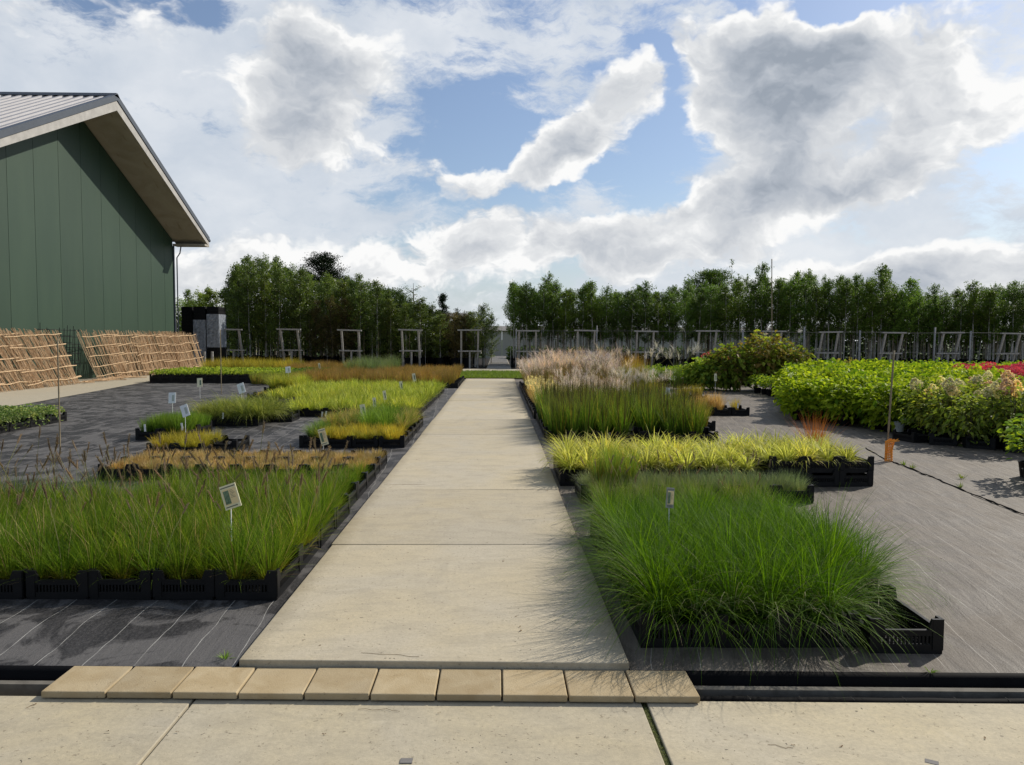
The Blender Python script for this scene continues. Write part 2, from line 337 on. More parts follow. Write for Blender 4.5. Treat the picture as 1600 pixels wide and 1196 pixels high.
# ------------------------------------------------------------------ mesh builder (quads only)
class MB:
    def __init__(s, seed=0): s.V = []; s.Q = []; s.T = []; s.W = []; s.Mi = []; s.nv = 0; s.mats = []; s.rng = np.random.default_rng(seed)
    def mi(s, m):
        if m not in s.mats: s.mats.append(m)
        return s.mats.index(m)
    def add(s, V, Q, m, t=0., v=.5):
        V = np.asarray(V, float).reshape(-1, 3); Q = np.asarray(Q, int).reshape(-1, 4)
        s.V.append(V); s.Q.append(Q + s.nv); s.nv += len(V)
        s.T.append(np.broadcast_to(np.asarray(t, float), (len(V),))); s.W.append(np.broadcast_to(np.asarray(v, float), (len(V),)))
        s.Mi.append(np.full(len(Q), s.mi(m))); return s
    def box(s, a, b, m, v=.5):
        (x0, y0, z0), (x1, y1, z1) = a, b
        s.add([(x0, y0, z0), (x1, y0, z0), (x1, y1, z0), (x0, y1, z0), (x0, y0, z1), (x1, y0, z1), (x1, y1, z1), (x0, y1, z1)], BQ, m, 0, v); return s
    def hexa(s, P8, m, v=.5): s.add(P8, BQ, m, 0, v); return s
    def beam(s, a, b, wd, ht, m, up=(0, 0, 1)):
        a = Vector(a); b = Vector(b); d = (b - a).normalized(); u = Vector(up)
        sx = d.cross(u).normalized() if abs(d.dot(u)) < .99 else d.cross(Vector((0, 1, 0))).normalized()
        uy = sx.cross(d).normalized(); x = sx * wd / 2; y = uy * ht / 2
        s.add([a - x - y, a + x - y, a + x + y, a - x + y, b - x - y, b + x - y, b + x + y, b - x + y], BQ, m, 0, s.rng.random()); return s
    def tube(s, pts, rad, m, n=5, v=None):
        pts = np.asarray([tuple(p) for p in pts], float); k = len(pts); rad = np.broadcast_to(rad, (k,))
        tg = np.gradient(pts, axis=0); tg /= np.linalg.norm(tg, axis=1)[:, None] + 1e-9
        ref = np.array([1., 0, 0]) if abs(tg[0][2]) > .7 else np.array([0, 0, 1.])
        a = np.cross(tg, ref); a /= np.linalg.norm(a, axis=1)[:, None] + 1e-9; b = np.cross(tg, a)
        th = np.arange(n) * 2 * math.pi / n
        V = pts[:, None] + (a[:, None] * np.cos(th)[None, :, None] + b[:, None] * np.sin(th)[None, :, None]) * rad[:, None, None]
        i = np.arange(k - 1)[:, None] * n; j = np.arange(n)[None]; j2 = (j + 1) % n
        Q = np.stack([i + j, i + j2, i + n + j2, i + n + j], -1).reshape(-1, 4)
        if n == 4: Q = np.vstack([Q, [[3, 2, 1, 0]], [[(k - 1) * n + c for c in range(4)]]])
        if n == 6: Q = np.vstack([Q, [[(k - 1) * n + c for c in (0, 1, 2, 3)], [(k - 1) * n + c for c in (3, 4, 5, 0)]]])
        s.add(V.reshape(-1, 3), Q, m, np.repeat(np.linspace(0, 1, k), n), s.rng.random() if v is None else v); return s
    def blades(s, n, L, m, r0=.03, tilt=(3, 25), droop=(20, 60), wd=.004, seg=4, cen=None, z0=0., az=None, power=1.4, vr=(0, 1), t0=None):
        """n curved blades; cen: (k,2) centres to scatter round (n per centre)"""
        rg = s.rng
        if cen is None: cen = np.zeros((1, 2))
        cen = np.asarray(cen, float)
        cz = cen[:, 2] if cen.shape[1] > 2 else np.full(len(cen), z0)
        N_ = n * len(cen); c = np.repeat(cen[:, :2], n, 0); z = np.repeat(cz, n)
        a = rg.random(N_) * 2 * math.pi if az is None else rg.normal(az[0], az[1], N_)
        rr = r0 * np.sqrt(rg.random(N_))
        Lk = rg.uniform(L[0], L[1], N_); u = rg.random(N_)
        th0 = np.radians(tilt[0] + (tilt[1] - tilt[0]) * u); dr = np.radians(rg.uniform(droop[0], droop[1], N_))
        pos = np.stack([c[:, 0] + rr * np.cos(a), c[:, 1] + rr * np.sin(a), z], -1)
        tw = rg.normal(0, .5, N_)
        wx = np.stack([-np.sin(a + tw), np.cos(a + tw), np.zeros(N_)], -1)
        rows = []; 
        for k in range(seg + 1):
            f = k / seg; wk = wd * (1 - .92 * f ** 2) * (.75 if k == 0 else 1)
            rows.append(pos - wx * wk / 2); rows.append(pos + wx * wk / 2)
            th = th0 + dr * f ** power
            st = (Lk / seg)[:, None]
            pos = pos + st * np.stack([np.sin(th) * np.cos(a), np.sin(th) * np.sin(a), np.cos(th)], -1)
        V = np.stack(rows, 1).reshape(-1, 3); b = 2 * (seg + 1)
        q = np.array([[2 * k, 2 * k + 1, 2 * k + 3, 2 * k + 2] for k in range(seg)])
        Q = (np.arange(N_)[:, None, None] * b + q[None]).reshape(-1, 4)
        t = np.tile(np.repeat(np.linspace(0, 1, seg + 1), 2), N_)
        v = np.repeat(rg.uniform(vr[0], vr[1], N_), b)
        s.add(V, Q, m, t if t0 is None else t0, v); return s
    def leaves(s, Pn, Dn, L, wd, m, droop=.3, fold=.15, vr=(0, 1), hexl=True):
        """leaves at points Pn growing along Dn"""
        rg = s.rng; n = len(Pn); Dn = Dn / (np.linalg.norm(Dn, axis=1)[:, None] + 1e-9)
        Lk = L * rg.uniform(.65, 1.2, n)[:, None]; wk = wd * rg.uniform(.7, 1.2, n)[:, None]
        up = np.array([0, 0, 1.]) + rg.normal(0, .35, (n, 3)); sx = np.cross(Dn, up); sx /= np.linalg.norm(sx, axis=1)[:, None] + 1e-9
        nn = np.cross(sx, Dn); dz = np.array([0, 0, -1.])
        c0 = Pn; c2 = Pn + Dn * Lk + dz * droop * Lk
        if not hexl:
            mid = (c0 + c2) / 2 + nn * fold * wk
            V = np.stack([c0, mid + sx * wk / 2, c2, mid - sx * wk / 2], 1); Q = np.arange(n)[:, None] * 4 + np.array([[0, 1, 2, 3]])
            b = 4
        else:
            p1 = c0 + Dn * Lk * .3 + dz * droop * Lk * .12; p2 = c0 + Dn * Lk * .7 + dz * droop * Lk * .5
            f = nn * fold * wk
            V = np.stack([c0, p1 + sx * wk * .5 + f, p2 + sx * wk * .42 + f, c2, p2 - sx * wk * .42 + f, p1 - sx * wk * .5 + f], 1)
            Q = (np.arange(n)[:, None, None] * 6 + np.array([[[0, 1, 2, 3], [0, 3, 4, 5]]])).reshape(-1, 4); b = 6
        s.add(V.reshape(-1, 3), Q, m, .5, np.repeat(rg.uniform(vr[0], vr[1], n), b)); return s
    def mesh(s, name, smooth=False):
        me = bpy.data.meshes.new(name)
        V = np.concatenate(s.V); Q = np.concatenate(s.Q)
        me.vertices.add(len(V)); me.vertices.foreach_set('co', V.ravel())
        me.loops.add(Q.size); me.loops.foreach_set('vertex_index', Q.ravel())
        me.polygons.add(len(Q)); me.polygons.foreach_set('loop_start', np.arange(len(Q)) * 4)
        me.polygons.foreach_set('material_index', np.concatenate(s.Mi))
        me.polygons.foreach_set('use_smooth', np.full(len(Q), smooth))
        for nm, arr in (('t', s.T), ('v', s.W)):
            at = me.attributes.new(nm, 'FLOAT', 'POINT'); at.data.foreach_set('value', np.concatenate(arr).astype(np.float32))
        for m in s.mats: me.materials.append(M[m] if isinstance(m, str) else m)
        me.update(calc_edges=True); return me
    def build(s, name, parent=None, smooth=False, **tg):
        return link(name, s.mesh(name, smooth), parent, **tg)
BQ = [(0, 3, 2, 1), (4, 5, 6, 7), (0, 1, 5, 4), (1, 2, 6, 5), (2, 3, 7, 6), (3, 0, 4, 7)]
def link(name, data, parent=None, loc=None, rot=None, scale=None, label=None, cat=None, group=None, kind=None):
    o = bpy.data.objects.new(name, data); C.objects.link(o)
    if parent is not None: o.parent = parent
    if loc is not None: o.location = loc
    if rot is not None: o.rotation_euler = rot if hasattr(rot, '__len__') else (0, 0, rot)
    if scale is not None: o.scale = scale if hasattr(scale, '__len__') else (scale,) * 3
    if label: o['label'] = label
    if cat: o['category'] = cat
    if group: o['group'] = group
    if kind: o['kind'] = kind
    elif cat: o['kind'] = 'thing'
    return o
def thing(name, label, cat, loc=(0, 0, 0), rot=0, scale=1, group=None, kind=None):
    return link(name, None, None, loc, rot, scale, label, cat, group, kind)
def bevelbox(name, P8, m, bev, parent=None, **k):
    mb = MB(); mb.hexa(P8, m); o = mb.build(name, parent, **k)
    md = o.modifiers.new('bevel', 'BEVEL'); md.width = bev; md.segments = 2; return o
def rng(s): return np.random.default_rng(s)
def grid(x0, x1, y0, y1, sp, jit, seed):
    r = rng(seed); nx = max(1, round((x1 - x0) / sp)); ny = max(1, round((y1 - y0) / sp))
    X, Y = np.meshgrid(x0 + (np.arange(nx) + .5) * (x1 - x0) / nx, y0 + (np.arange(ny) + .5) * (y1 - y0) / ny)
    p = np.stack([X.ravel(), Y.ravel()], 1); return p + r.uniform(-jit, jit, p.shape)

# ------------------------------------------------------------------ ground, slabs
def sheet(name, poly_l, poly_r, m, z, ny=60, nx=30, amp=0., kind='structure', edge=None):
    """sheet between two polylines x_left(y), x_right(y) sampled over y"""
    ys0, ys1 = poly_l[0][1], poly_l[-1][1]
    ys = ys0 + (ys1 - ys0) * (np.linspace(0, 1, ny) ** 1.8)
    xl = np.interp(ys, [p[1] for p in poly_l], [p[0] for p in poly_l]); xr = np.interp(ys, [p[1] for p in poly_r], [p[0] for p in poly_r])
    u = np.linspace(0, 1, nx); X = xl[:, None] * (1 - u) + xr[:, None] * u; Y = np.repeat(ys[:, None], nx, 1)
    Z = np.full_like(X, z)
    if amp:
        Z += amp * (np.sin(X * 2.3 + Y * 1.1) * np.sin(Y * 1.9 - X * .7) + .5 * np.sin(X * 6.1 - Y * 3.3) * np.sin(Y * 5.1 + X))
    if edge is not None:  # roll the first rows over the gutter edge
        ex = 3.557 - .0245 * (X + .37) + edge
        Y = np.where(Y < ys0 + .001, ex, Y); Z = np.where(Y <= ex + .001, -.13, Z)
        Y[1] = ex[1] + .012; Z[1] = z - .012; Y[2] = ex[2] + .05; Z[2] = z - .002
    mb = MB(); i = np.arange((ny - 1))[:, None] * nx; j = np.arange(nx - 1)[None]
    Q = np.stack([i + j, i + j + 1, i + nx + j + 1, i + nx + j], -1).reshape(-1, 4)
    mb.add(np.stack([X, Y, Z], -1).reshape(-1, 3), Q, m)
    if edge is not None: mb.mi('blkfab'); mb.Mi[0][:(nx - 1) * 2] = 1
    o = mb.build(name, smooth=True); o['kind'] = kind; return o
mb = MB(); mb.add([(-900, -60, -.32), (900, -60, -.32), (900, 1500, -.32), (-900, 1500, -.32)], [(0, 1, 2, 3)], 'field'); mb.build('ground', kind='structure')
mb = MB(); mb.add([(-40, -2, -.14), (60, -2, -.14), (60, 3.30, -.14), (-40, 3.30, -.14)], [(0, 1, 2, 3)], 'soil')
mb.add([(-40, 37, -.05), (60, 37, -.05), (60, 66, -.05), (-40, 66, -.05)], [(0, 1, 2, 3)], 'soil'); mb.build('soil_ground', kind='structure')
LB = [(-10.8, 3.8), (-11.0, 10), (-11.9, 18.4), (-12.4, 21.9), (-13.7, 30.5), (-14.4, 38.3)]
sheet('weed_fabric_left', [(-10.8, 3.84)] + LB[1:], [(-1.34, 3.84), (-1.34, 38.3)], 'fabL', -.03, 90, 60, .006, edge=.20)
sheet('weed_fabric_right', [(.68, 3.74), (.68, 38.3)], [(12, 3.74), (50, 38.3)], 'fabR', -.03, 90, 70, .006, edge=.20)
e_ = lambda x: 3.557 - .0245 * (x + .37)
# path slabs
path = thing('path', None, None); path['kind'] = 'structure'; del_ = None
ys = [3.67 + 2.395 * i for i in range(12)] + [31.6]
ys = [3.815] + ys[1:]
ys = [3.815, 6.05, 8.285, 10.72, 13.11, 15.49, 17.88, 20.27, 22.66, 25.05, 27.44, 29.8, 31.62]
r = rng(5)
for i in range(len(ys) - 1):
    g_ = .006; jx = r.uniform(-.012, .012); jz = r.uniform(-.003, .003, 4); xl, xr = -1.33 + jx, .672 + jx * .7
    y0l = ys[i] + g_; y0r = ys[i] + g_
    if i == 0: y0l = e_(xl) + .262; y0r = e_(xr) + .262
    y1 = ys[i + 1] - g_
    bevelbox('slab', [(xl, y0l, -.14), (xr, y0r, -.14), (xr, y1, -.14), (xl, y1, -.14), (xl, y0l, jz[0]), (xr, y0r, jz[1]), (xr, y1, jz[2]), (xl, y1, jz[3])], 'slab', .006, path)
mb = MB(); mb.add([(-1.33, 3.86, -.06), (.67, 3.86, -.06), (.67, 31.6, -.06), (-1.33, 31.6, -.06)], [(0, 1, 2, 3)], 'soil'); mb.build('joint_bed', path)
# front road slabs
road = thing('road', None, None); road['kind'] = 'structure'
xs = [-9.98, -7.85, -5.72, -3.58, -1.44, .70, 2.84, 4.98, 7.12, 9.26]
for row in range(2):
    for i in range(len(xs) - 1):
        gl = .014 if abs(xs[i] - .70) < .01 else .006; gr = .014 if abs(xs[i + 1] - .70) < .01 else .006
        a, b = xs[i] + gl, xs[i + 1] - gr; v1 = -row * 2.15; v0 = v1 - 2.14
        jz = r.uniform(-.002, .002)
        bevelbox('slab', [(a, e_(a) + v0, -.22), (b, e_(b) + v0, -.22), (b, e_(b) + v1, -.22), (a, e_(a) + v1, -.22),
                          (a, e_(a) + v0, -.07 + jz), (b, e_(b) + v0, -.07 + jz), (b, e_(b) + v1, -.07 + jz), (a, e_(a) + v1, -.07 + jz)], 'road', .005, road)
# moss in the wide joint
mb = MB(3); mb.box((.686, 1.3, -.16), (.714, e_(.7) - .01, -.082), 'moss')
cs = np.stack([r.uniform(.688, .712, 260), 1.5 + 2.03 * r.random(260) ** .7, np.full(260, -.083)], 1)
mb.blades(5, (.004, .016), 'fescue', .006, (10, 70), (0, 30), .0022, 2, cs); mb.build('moss', kind='stuff')
# rusty flat patches on the front slabs
for (px, py, w_, h_, a) in ((635, 1189, .05, .035, 0), (1456, 1191, .05, .03, -.5)):
    p = P(px, py, -.069); mb = MB(); mb.box((-w_ / 2, -h_ / 2, 0), (w_ / 2, h_ / 2, .003), 'greytile')
    mb.build('iron_plate', loc=(p.x, p.y, -.0705), rot=a, label='small dark metal plate set in the front slab near the picture edge, %s one' % ('left' if px < 800 else 'right'), cat='metal plate', group='plates set in the front slabs')
# yellow pavers bridging the gutter
def ordw(n):
    o = ['first', 'second', 'third', 'fourth', 'fifth', 'sixth', 'seventh', 'eighth', 'ninth', 'tenth', 'eleventh', 'twelfth', 'thirteenth', 'fourteenth', 'fifteenth', 'sixteenth', 'seventeenth', 'eighteenth', 'nineteenth']
    t = ['twent', 'thirt', 'fort', 'fift', 'sixt']
    return o[n] if n < 19 else (t[(n + 1) // 10 - 2] + ('ieth' if (n + 1) % 10 == 0 else 'y-' + o[(n + 1) % 10 - 1]))
ords = ['first', 'second', 'third', 'fourth', 'fifth', 'sixth', 'seventh', 'eighth', 'ninth', 'tenth', 'eleventh', 'twelfth', 'thirteenth', 'fourteenth']
for i in range(10):
    x0 = -2.165 + i * .3135; x1 = x0 + .3055; v0, v1 = -.035, .252; z0, z1 = -.0655 + r.uniform(0, .003), -.031 + r.uniform(-.002, .002)
    o = bevelbox('yellow_paver', [(x0 - (x0 - -.6) * .0, e_(x0) + v0, z0), (x1, e_(x1) + v0, z0), (x1, e_(x1) + v1, z0), (x0, e_(x0) + v1, z0),
        (x0, e_(x0) + v0, z1), (x1, e_(x1) + v0, z1), (x1, e_(x1) + v1, z1), (x0, e_(x0) + v1, z1)], 'paver', .006,
        label='yellow concrete paver bridging the gutter, %s from the left' % ords[i], cat='paver', group='row of yellow pavers over the gutter')
# gutter
mb = MB()
def vstrip(mb, x0, x1, v0, v1, z0, z1, m, n=24):
    for i in range(n):
        a = x0 + (x1 - x0) * i / n; b = x0 + (x1 - x0) * (i + 1) / n
        mb.hexa([(a, e_(a) + v0, z0), (b, e_(b) + v0, z0), (b, e_(b) + v1, z0), (a, e_(a) + v1, z0), (a, e_(a) + v0, z1), (b, e_(b) + v0, z1), (b, e_(b) + v1, z1), (a, e_(a) + v1, z1)], m)
vstrip(mb, -10, 12, .005, .24, -.24, -.19, 'blkfab', 1)
vstrip(mb, -10, 12, .125, .165, -.19, -.072, 'strip', 1)
mb.build('gutter', label='narrow black drainage gutter with a grey lip between slabs and fabric', cat='gutter')
mb = MB()
for x0, x1, rd in ((.985, 12, .028),):
    n_ = 60; pts = [(x0 + (x1 - x0) * i / n_, e_(x0 + (x1 - x0) * i / n_) + .062 + .003 * math.sin(i * 1.7), -.105 + .003 * math.sin(i * 2.3)) for i in range(n_ + 1)]
    mb.tube(pts, rd, 'blkfab', 8)
    for k in range(10):
        x = 1.23 + .25 * k; mb.tube([(x, e_(x) + .036, -.112), (x - .004, e_(x) + .05, -.081), (x - .01, e_(x) + .075, -.077)], .0016, 'strip', 4)
mb.build('folded_fabric', smooth=True, label='rolled black fabric edge lying in the right half of the gutter', cat='fabric roll')
mb = MB(8); cs = P(350, 1033, -.03)
mb.blades(26, (.03, .075), 'bright', .012, (10, 75), (0, 50), .005, 3, [(cs.x, cs.y + .02, -.03)]); mb.build('weed', label='small green weed at the left front corner of the path', cat='weed')
mb = MB(9); cs = P(1462, 1057, -.03)
mb.blades(16, (.02, .045), 'bright', .012, (30, 85), (0, 30), .006, 3, [(cs.x, cs.y + .05, -.03)]); mb.build('weed', label='tiny weed on the fabric edge below the empty crate', cat='weed')
# cross road, concrete lane by the barn, verge
sheet('concrete_lane', [(-16.6, 2.0), (-16.6, 42.2)], [(-10.6, 2.0)] + [(x + .25, y) for x, y in LB[:-1]] + [(-14.3, 38.6), (-14.3, 42.2)], 'lane', -.022, 30, 10)
mb = MB(); mb.box((-14.3, 38.4, -.1), (50, 42.2, -.012), 'lane'); mb.build('cross_road', kind='structure')
mb = MB(4); mb.box((-1.8, 31.9, -.05), (1.2, 38.3, .0), 'soil')
cs = np.column_stack([mb.rng.uniform(-1.8, 1.2, 2600), mb.rng.uniform(31.8, 38.2, 2600), np.full(2600, .0)]); mb.blades(3, (.06, .16), 'turf', .05, (5, 50), (0, 50), .02, 2, cs); mb.build('verge_grass', kind='stuff')
# aisle into the trees
mb = MB(6); mb.box((-.65, 42.4, -.045), (.75, 75, -.02), 'lane')
aisle = mb.build('aisle', kind='structure')
for i in range(26):
    y = 43 + i * 1.15; m2 = MB(i); m2.box((-.6, y, -.015), (.7, y + .35 + .2 * m2.rng.random(), .03), 'wood'); m2.build('board', aisle)  # darker slats stand in for the horizontal shadows lying across the aisle path

# ------------------------------------------------------------------ crates
def crate_panels():
    """0.4 x 0.6 x 0.19 open crate; returns meshes base, short side (x dir), long side (y dir)"""
    def side(Ln, th=.012):
        mb = MB(); h = .19
        mb.box((0, 0, 0), (Ln, th, .052), 'blk'); mb.box((0, 0, .098), (Ln, th, .125), 'blk')
        mb.box((0, -.004, .122), (Ln, th + .004, .131), 'blk')
        for x in np.arange(.01, Ln - .01, .021): mb.box((x, .002, .052), (x + .011, th - .002, .098), 'blk')
        for a, s in ((0, 1), (Ln, -1)):
            q = [(a, -.005), (a + s * .055, -.005), (a + s * .085, -.005), (a + s * .0, -.005)]
            x1, x2 = a + s * .055, a + s * .083
            lo, hi = (a, x1) if s > 0 else (x1, a)
            mb.box((lo, -.005, .02), (hi, th + .001, h), 'blk')
            if s > 0: mb.hexa([(x1, -.004, .128), (x2, -.004, .128), (x2, th, .128), (x1, th, .128), (x1, -.004, h), (x1 + .004, -.004, h), (x1 + .004, th, h), (x1, th, h)], 'blk')
            else: mb.hexa([(x2, -.004, .128), (x1, -.004, .128), (x1, th, .128), (x2, th, .128), (x1 - .004, -.004, h), (x1, -.004, h), (x1, th, h), (x1 - .004, th, h)], 'blk')
        return mb
    b = MB(); b.box((.006, .006, .004), (.384, .584, .012), 'blk')
    for x in np.arange(.03, .38, .045): b.box((x, .01, .012), (x + .008, .58, .022), 'blk')
    for y in np.arange(.03, .58, .06): b.box((.01, y, .0225), (.38, y + .008, .026), 'blk')
    return b, side(.39), side(.59)
cb, cs1, cs2 = crate_panels()
me_base, me_s, me_l = cb.mesh('base'), cs1.mesh('side_panel_short'), cs2.mesh('side_panel_long')
# single-mesh crate for distance
far = MB()
for src, rot, off in ((cb, 0, (0, 0)), (cs1, 0, (0, 0)), (cs1, 0, (0, .578)), (cs2, 90, (.012, 0)), (cs2, 90, (.39, 0))):
    for V, Q in zip(src.V, src.Q):
        a = R_(rot); V2 = V.copy(); V2[:, 0] = V[:, 0] * math.cos(a) - V[:, 1] * math.sin(a) + off[0]; V2[:, 1] = V[:, 0] * math.sin(a) + V[:, 1] * math.cos(a) + off[1]
        far.add(V2, Q - Q.min(), 'blk')
me_far = far.mesh('crate')
def crate(x, y, label, group, near=True, z=-.03, rot=0., sc_=1.):
    if not near: return link('crate', me_far, None, (x, y, z), rot, sc_, label, 'crate', group)
    t = thing('crate', label, 'crate', (x, y, z), rot, sc_, group)
    link('base', me_base, t)
    link('side_panel', me_s, t); link('side_panel', me_s, t, (0, .578, 0))
    link('side_panel', me_l, t, (.012, 0, 0), R_(90)); link('side_panel', me_l, t, (.39, 0, 0), R_(90)); return t
def crates(x0, nx, y0, ny, label, group, near=True, skip=(), jit=.006, seed=0, border=False, z=-.03):
    r = rng(seed + 900)
    for j in range(ny):
        for i in range(nx):
            if (i, j) in skip: continue
            if border and 0 < i < nx - 1 and 0 < j < ny - 1: continue
            lb_ = label
            if nx * ny > 1:
                words = label.split()
                k_ = (nx - 1 - i) if x0 < 0 else i
                if len(words) <= 12 and nx > 1 and ny > 1: lb_ = '%s: %s row, %s across' % (label, ordw(j), ordw(k_))
                elif len(words) <= 13 and ny > 1: lb_ = '%s, %s from front' % (label, ordw(j))
                elif len(words) <= 13: lb_ = '%s, %s from path' % (label, ordw(k_))
            crate(x0 + i * .402 + r.uniform(-jit, jit), y0 + j * .602 + r.uniform(-jit, jit), lb_, group, near, z, r.uniform(-.012, .012))
potmb = MB(); potmb.tube([(0, 0, 0), (0, 0, .09), (0, 0, .1)], [.036, .047, .05], 'pot', 8); potmb.box((-.03, -.03, .07), (.03, .03, .088), 'soil')
me_pot = potmb.mesh('pot', True)
bigp = MB(); bigp.tube([(0, 0, 0), (0, 0, .17), (0, 0, .18)], [.095, .12, .128], 'pot', 12); bigp.box((-.08, -.08, .13), (.08, .08, .16), 'soil'); me_bigpot = bigp.mesh('pot', True)

# seed head (foxtail) mesh
def foxtail(seed, L=.42, hl=.085, lean=.12):
    mb = MB(seed); rg = mb.rng; a = rg.random() * 6.28
    pts = [np.array([math.cos(a) * lean * f ** 2, math.sin(a) * lean * f ** 2, L * f]) for f in np.linspace(0, 1, 5)]
    mb.tube(pts, [.0016] * 5, 'stem', 4)
    d = pts[-1] - pts[-2]; d /= np.linalg.norm(d)
    n = 90; f = rg.random(n); c = pts[-1] + d * (f * hl)[:, None]
    dn = rg.normal(0, 1, (n, 3)); dn -= (dn @ d)[:, None] * d; dn /= np.linalg.norm(dn, axis=1)[:, None]; dn = dn + d * .9
    mb.tube([pts[-1], pts[-1] + d * hl * .5, pts[-1] + d * hl], [.003, .0055, .002], 'head', 5)
    mb.leaves(c, dn, .019, .0028, 'head', 0, 0, hexl=False); return mb.mesh('seed_head')
fox = [foxtail(i, .40 + .03 * (i % 5), .08 + .012 * (i % 3), .06 + .05 * (i % 4)) for i in range(10)]

def plants(pts, meshes, name, label, cat, group, z=0., sc_=(.85, 1.15), seed=0, pot=True, heads=0., headz=0., kids=None, fn=None, sf=None):
    r = rng(seed + 77); res = []
    for i, p in enumerate(pts):
        s = r.uniform(*sc_) * (sf(p) if sf else 1)
        o = link(name, meshes[r.integers(len(meshes))], None, (p[0], p[1], z), r.random() * 6.28, (s, s, s * r.uniform(.9, 1.1)),
                 label(i, p) if callable(label) else label, cat, group)
        if pot: link('pot', me_pot if pot is True else pot, o, (0, 0, -.1 if pot is True else -(z + .03) / s))
        if heads and r.random() < heads:
            for _ in range(r.integers(1, 3)): link('seed_head', fox[r.integers(len(fox))], o, (r.uniform(-.05, .05), r.uniform(-.05, .05), headz), r.random() * 6.28)
        if fn: fn(o, p, r)
        res.append(o)
    return res

def RL(base, x0, x1, y0, y1, sp, left):
    nx = max(1, round((x1 - x0) / sp)); ny = max(1, round((y1 - y0) / sp))
    def f(i, p):
        c = min(nx - 1, max(0, int((p[0] - x0) / (x1 - x0) * nx))); r_ = min(ny - 1, max(0, int((p[1] - y0) / (y1 - y0) * ny)))
        return '%s, %s row, %s from the path' % (base, ordw(r_), ordw(nx - 1 - c if left else c))
    return f
# ---- left front block: olive green foxtail grass
LX = lambda y: -1.40 - .013 * (y - 4.8)
def clumpL1(seed):
    mb = MB(seed); mb.blades(200, (.16, .42), 'gL1', .065, (1, 38), (6, 70), .0044, 4); mb.blades(70, (.12, .33), 'gL1', .08, (20, 70), (15, 80), .0042, 4, vr=(.55, 1)); mb.blades(16, (.08, .25), 'straw', .06, (25, 80), (10, 50), .004, 3); mb.blades(6, (.3, .5), 'straw', .05, (3, 30), (10, 40), .0035, 4); return mb.mesh('fountain_grass')
mL1 = [clumpL1(100 + i) for i in range(6)]
gp = 'crates of the front left grass block'
crates(-1.40 - .402 * 9, 9, 4.83, 4, 'black crate under the olive grass, front left block', gp, seed=1)
pts = grid(-5.0, -1.42, 4.87, 7.18, .185, .03, 11)
pts = [p for p in pts if not (p[0] < -3.6 and p[1] > 6.5 and rng(int(abs(p[0] * 1000))).random() < .3)]
def hdL1(o, p, r):
    for _ in range(3):
        if r.random() < (.22 if p[1] < 6 else .62):
            s = r.uniform(.75, 1.25) / o.scale[0]; link('seed_head', fox[r.integers(10)], o, (r.uniform(-.07, .07), r.uniform(-.07, .07), 0), r.random() * 6.28, s)
plants(pts, mL1, 'fountain_grass', RL('olive grass clump, front left block', -5.0, -1.42, 4.87, 7.18, .185, True), 'grass', 'fountain grasses of the front left block', .07, (.74, 1.12), 1, fn=hdL1, sf=lambda p: 1.02 - .06 * (p[1] - 5))
# ---- right front block: lush green grass with arching blades
def clumpR1(seed, edge=False):
    mb = MB(seed); mb.blades(220, (.30, .60), 'gR1', .04, (2, 50), (20, 95), .0042, 5); mb.blades(12 if not edge else 45, (.3, .62), 'gR1o', .05, (25, 70), (60, 110), .0036, 6)
    if edge: mb.blades(170, (.38, .68), 'gR1', .05, (38, 80), (55, 105), .0042, 6)
    return mb.mesh('fountain_grass')
mR1 = [clumpR1(200 + i) for i in range(6)]; mR1e = [clumpR1(220 + i, True) for i in range(4)]
crates(.79, 4, 4.05, 4, 'black crate under the lush grass, front right block', 'crates of the front right grass block', skip=((3, 0),), seed=2)
ec = crate(2.005, 3.975, 'empty black crate with open slatted sides at the front right corner', 'crates of the front right grass block', rot=-.03); 
pts = grid(.86, 2.02, 4.2, 6.5, .19, .03, 12); inner = [p for p in pts if p[1] > 4.45 and p[0] > 1.0]; edge = [np.array([p[0], p[1] - (.06 if p[1] < 4.45 else 0)]) for p in pts if not (p[1] > 4.45 and p[0] > 1.0)]
more = grid(2.05, 2.42, 4.72, 6.4, .19, .03, 13)
sfR = lambda p: 1.06 - .13 * max(0, p[1] - 4.5)
lb = RL('lush green grass clump, front right block', .86, 2.02, 4.2, 6.5, .19, False)
plants(inner, mR1, 'fountain_grass', lb, 'grass', 'fountain grasses of the front right block', .07, (.78, 1.08), 3, sf=sfR)
plants(edge, mR1e, 'fountain_grass', 'lush green fountain grass arching over the front or path edge of the right block', 'grass', 'edge grasses of the front right block', .09, (.85, 1.08), 4, sf=sfR)
plants(more, mR1e, 'fountain_grass', 'lush green fountain grass clump on the outer right side of the front right block', 'grass', 'outer grasses of the front right block', .07, (.85, 1.1), 5, sf=sfR)

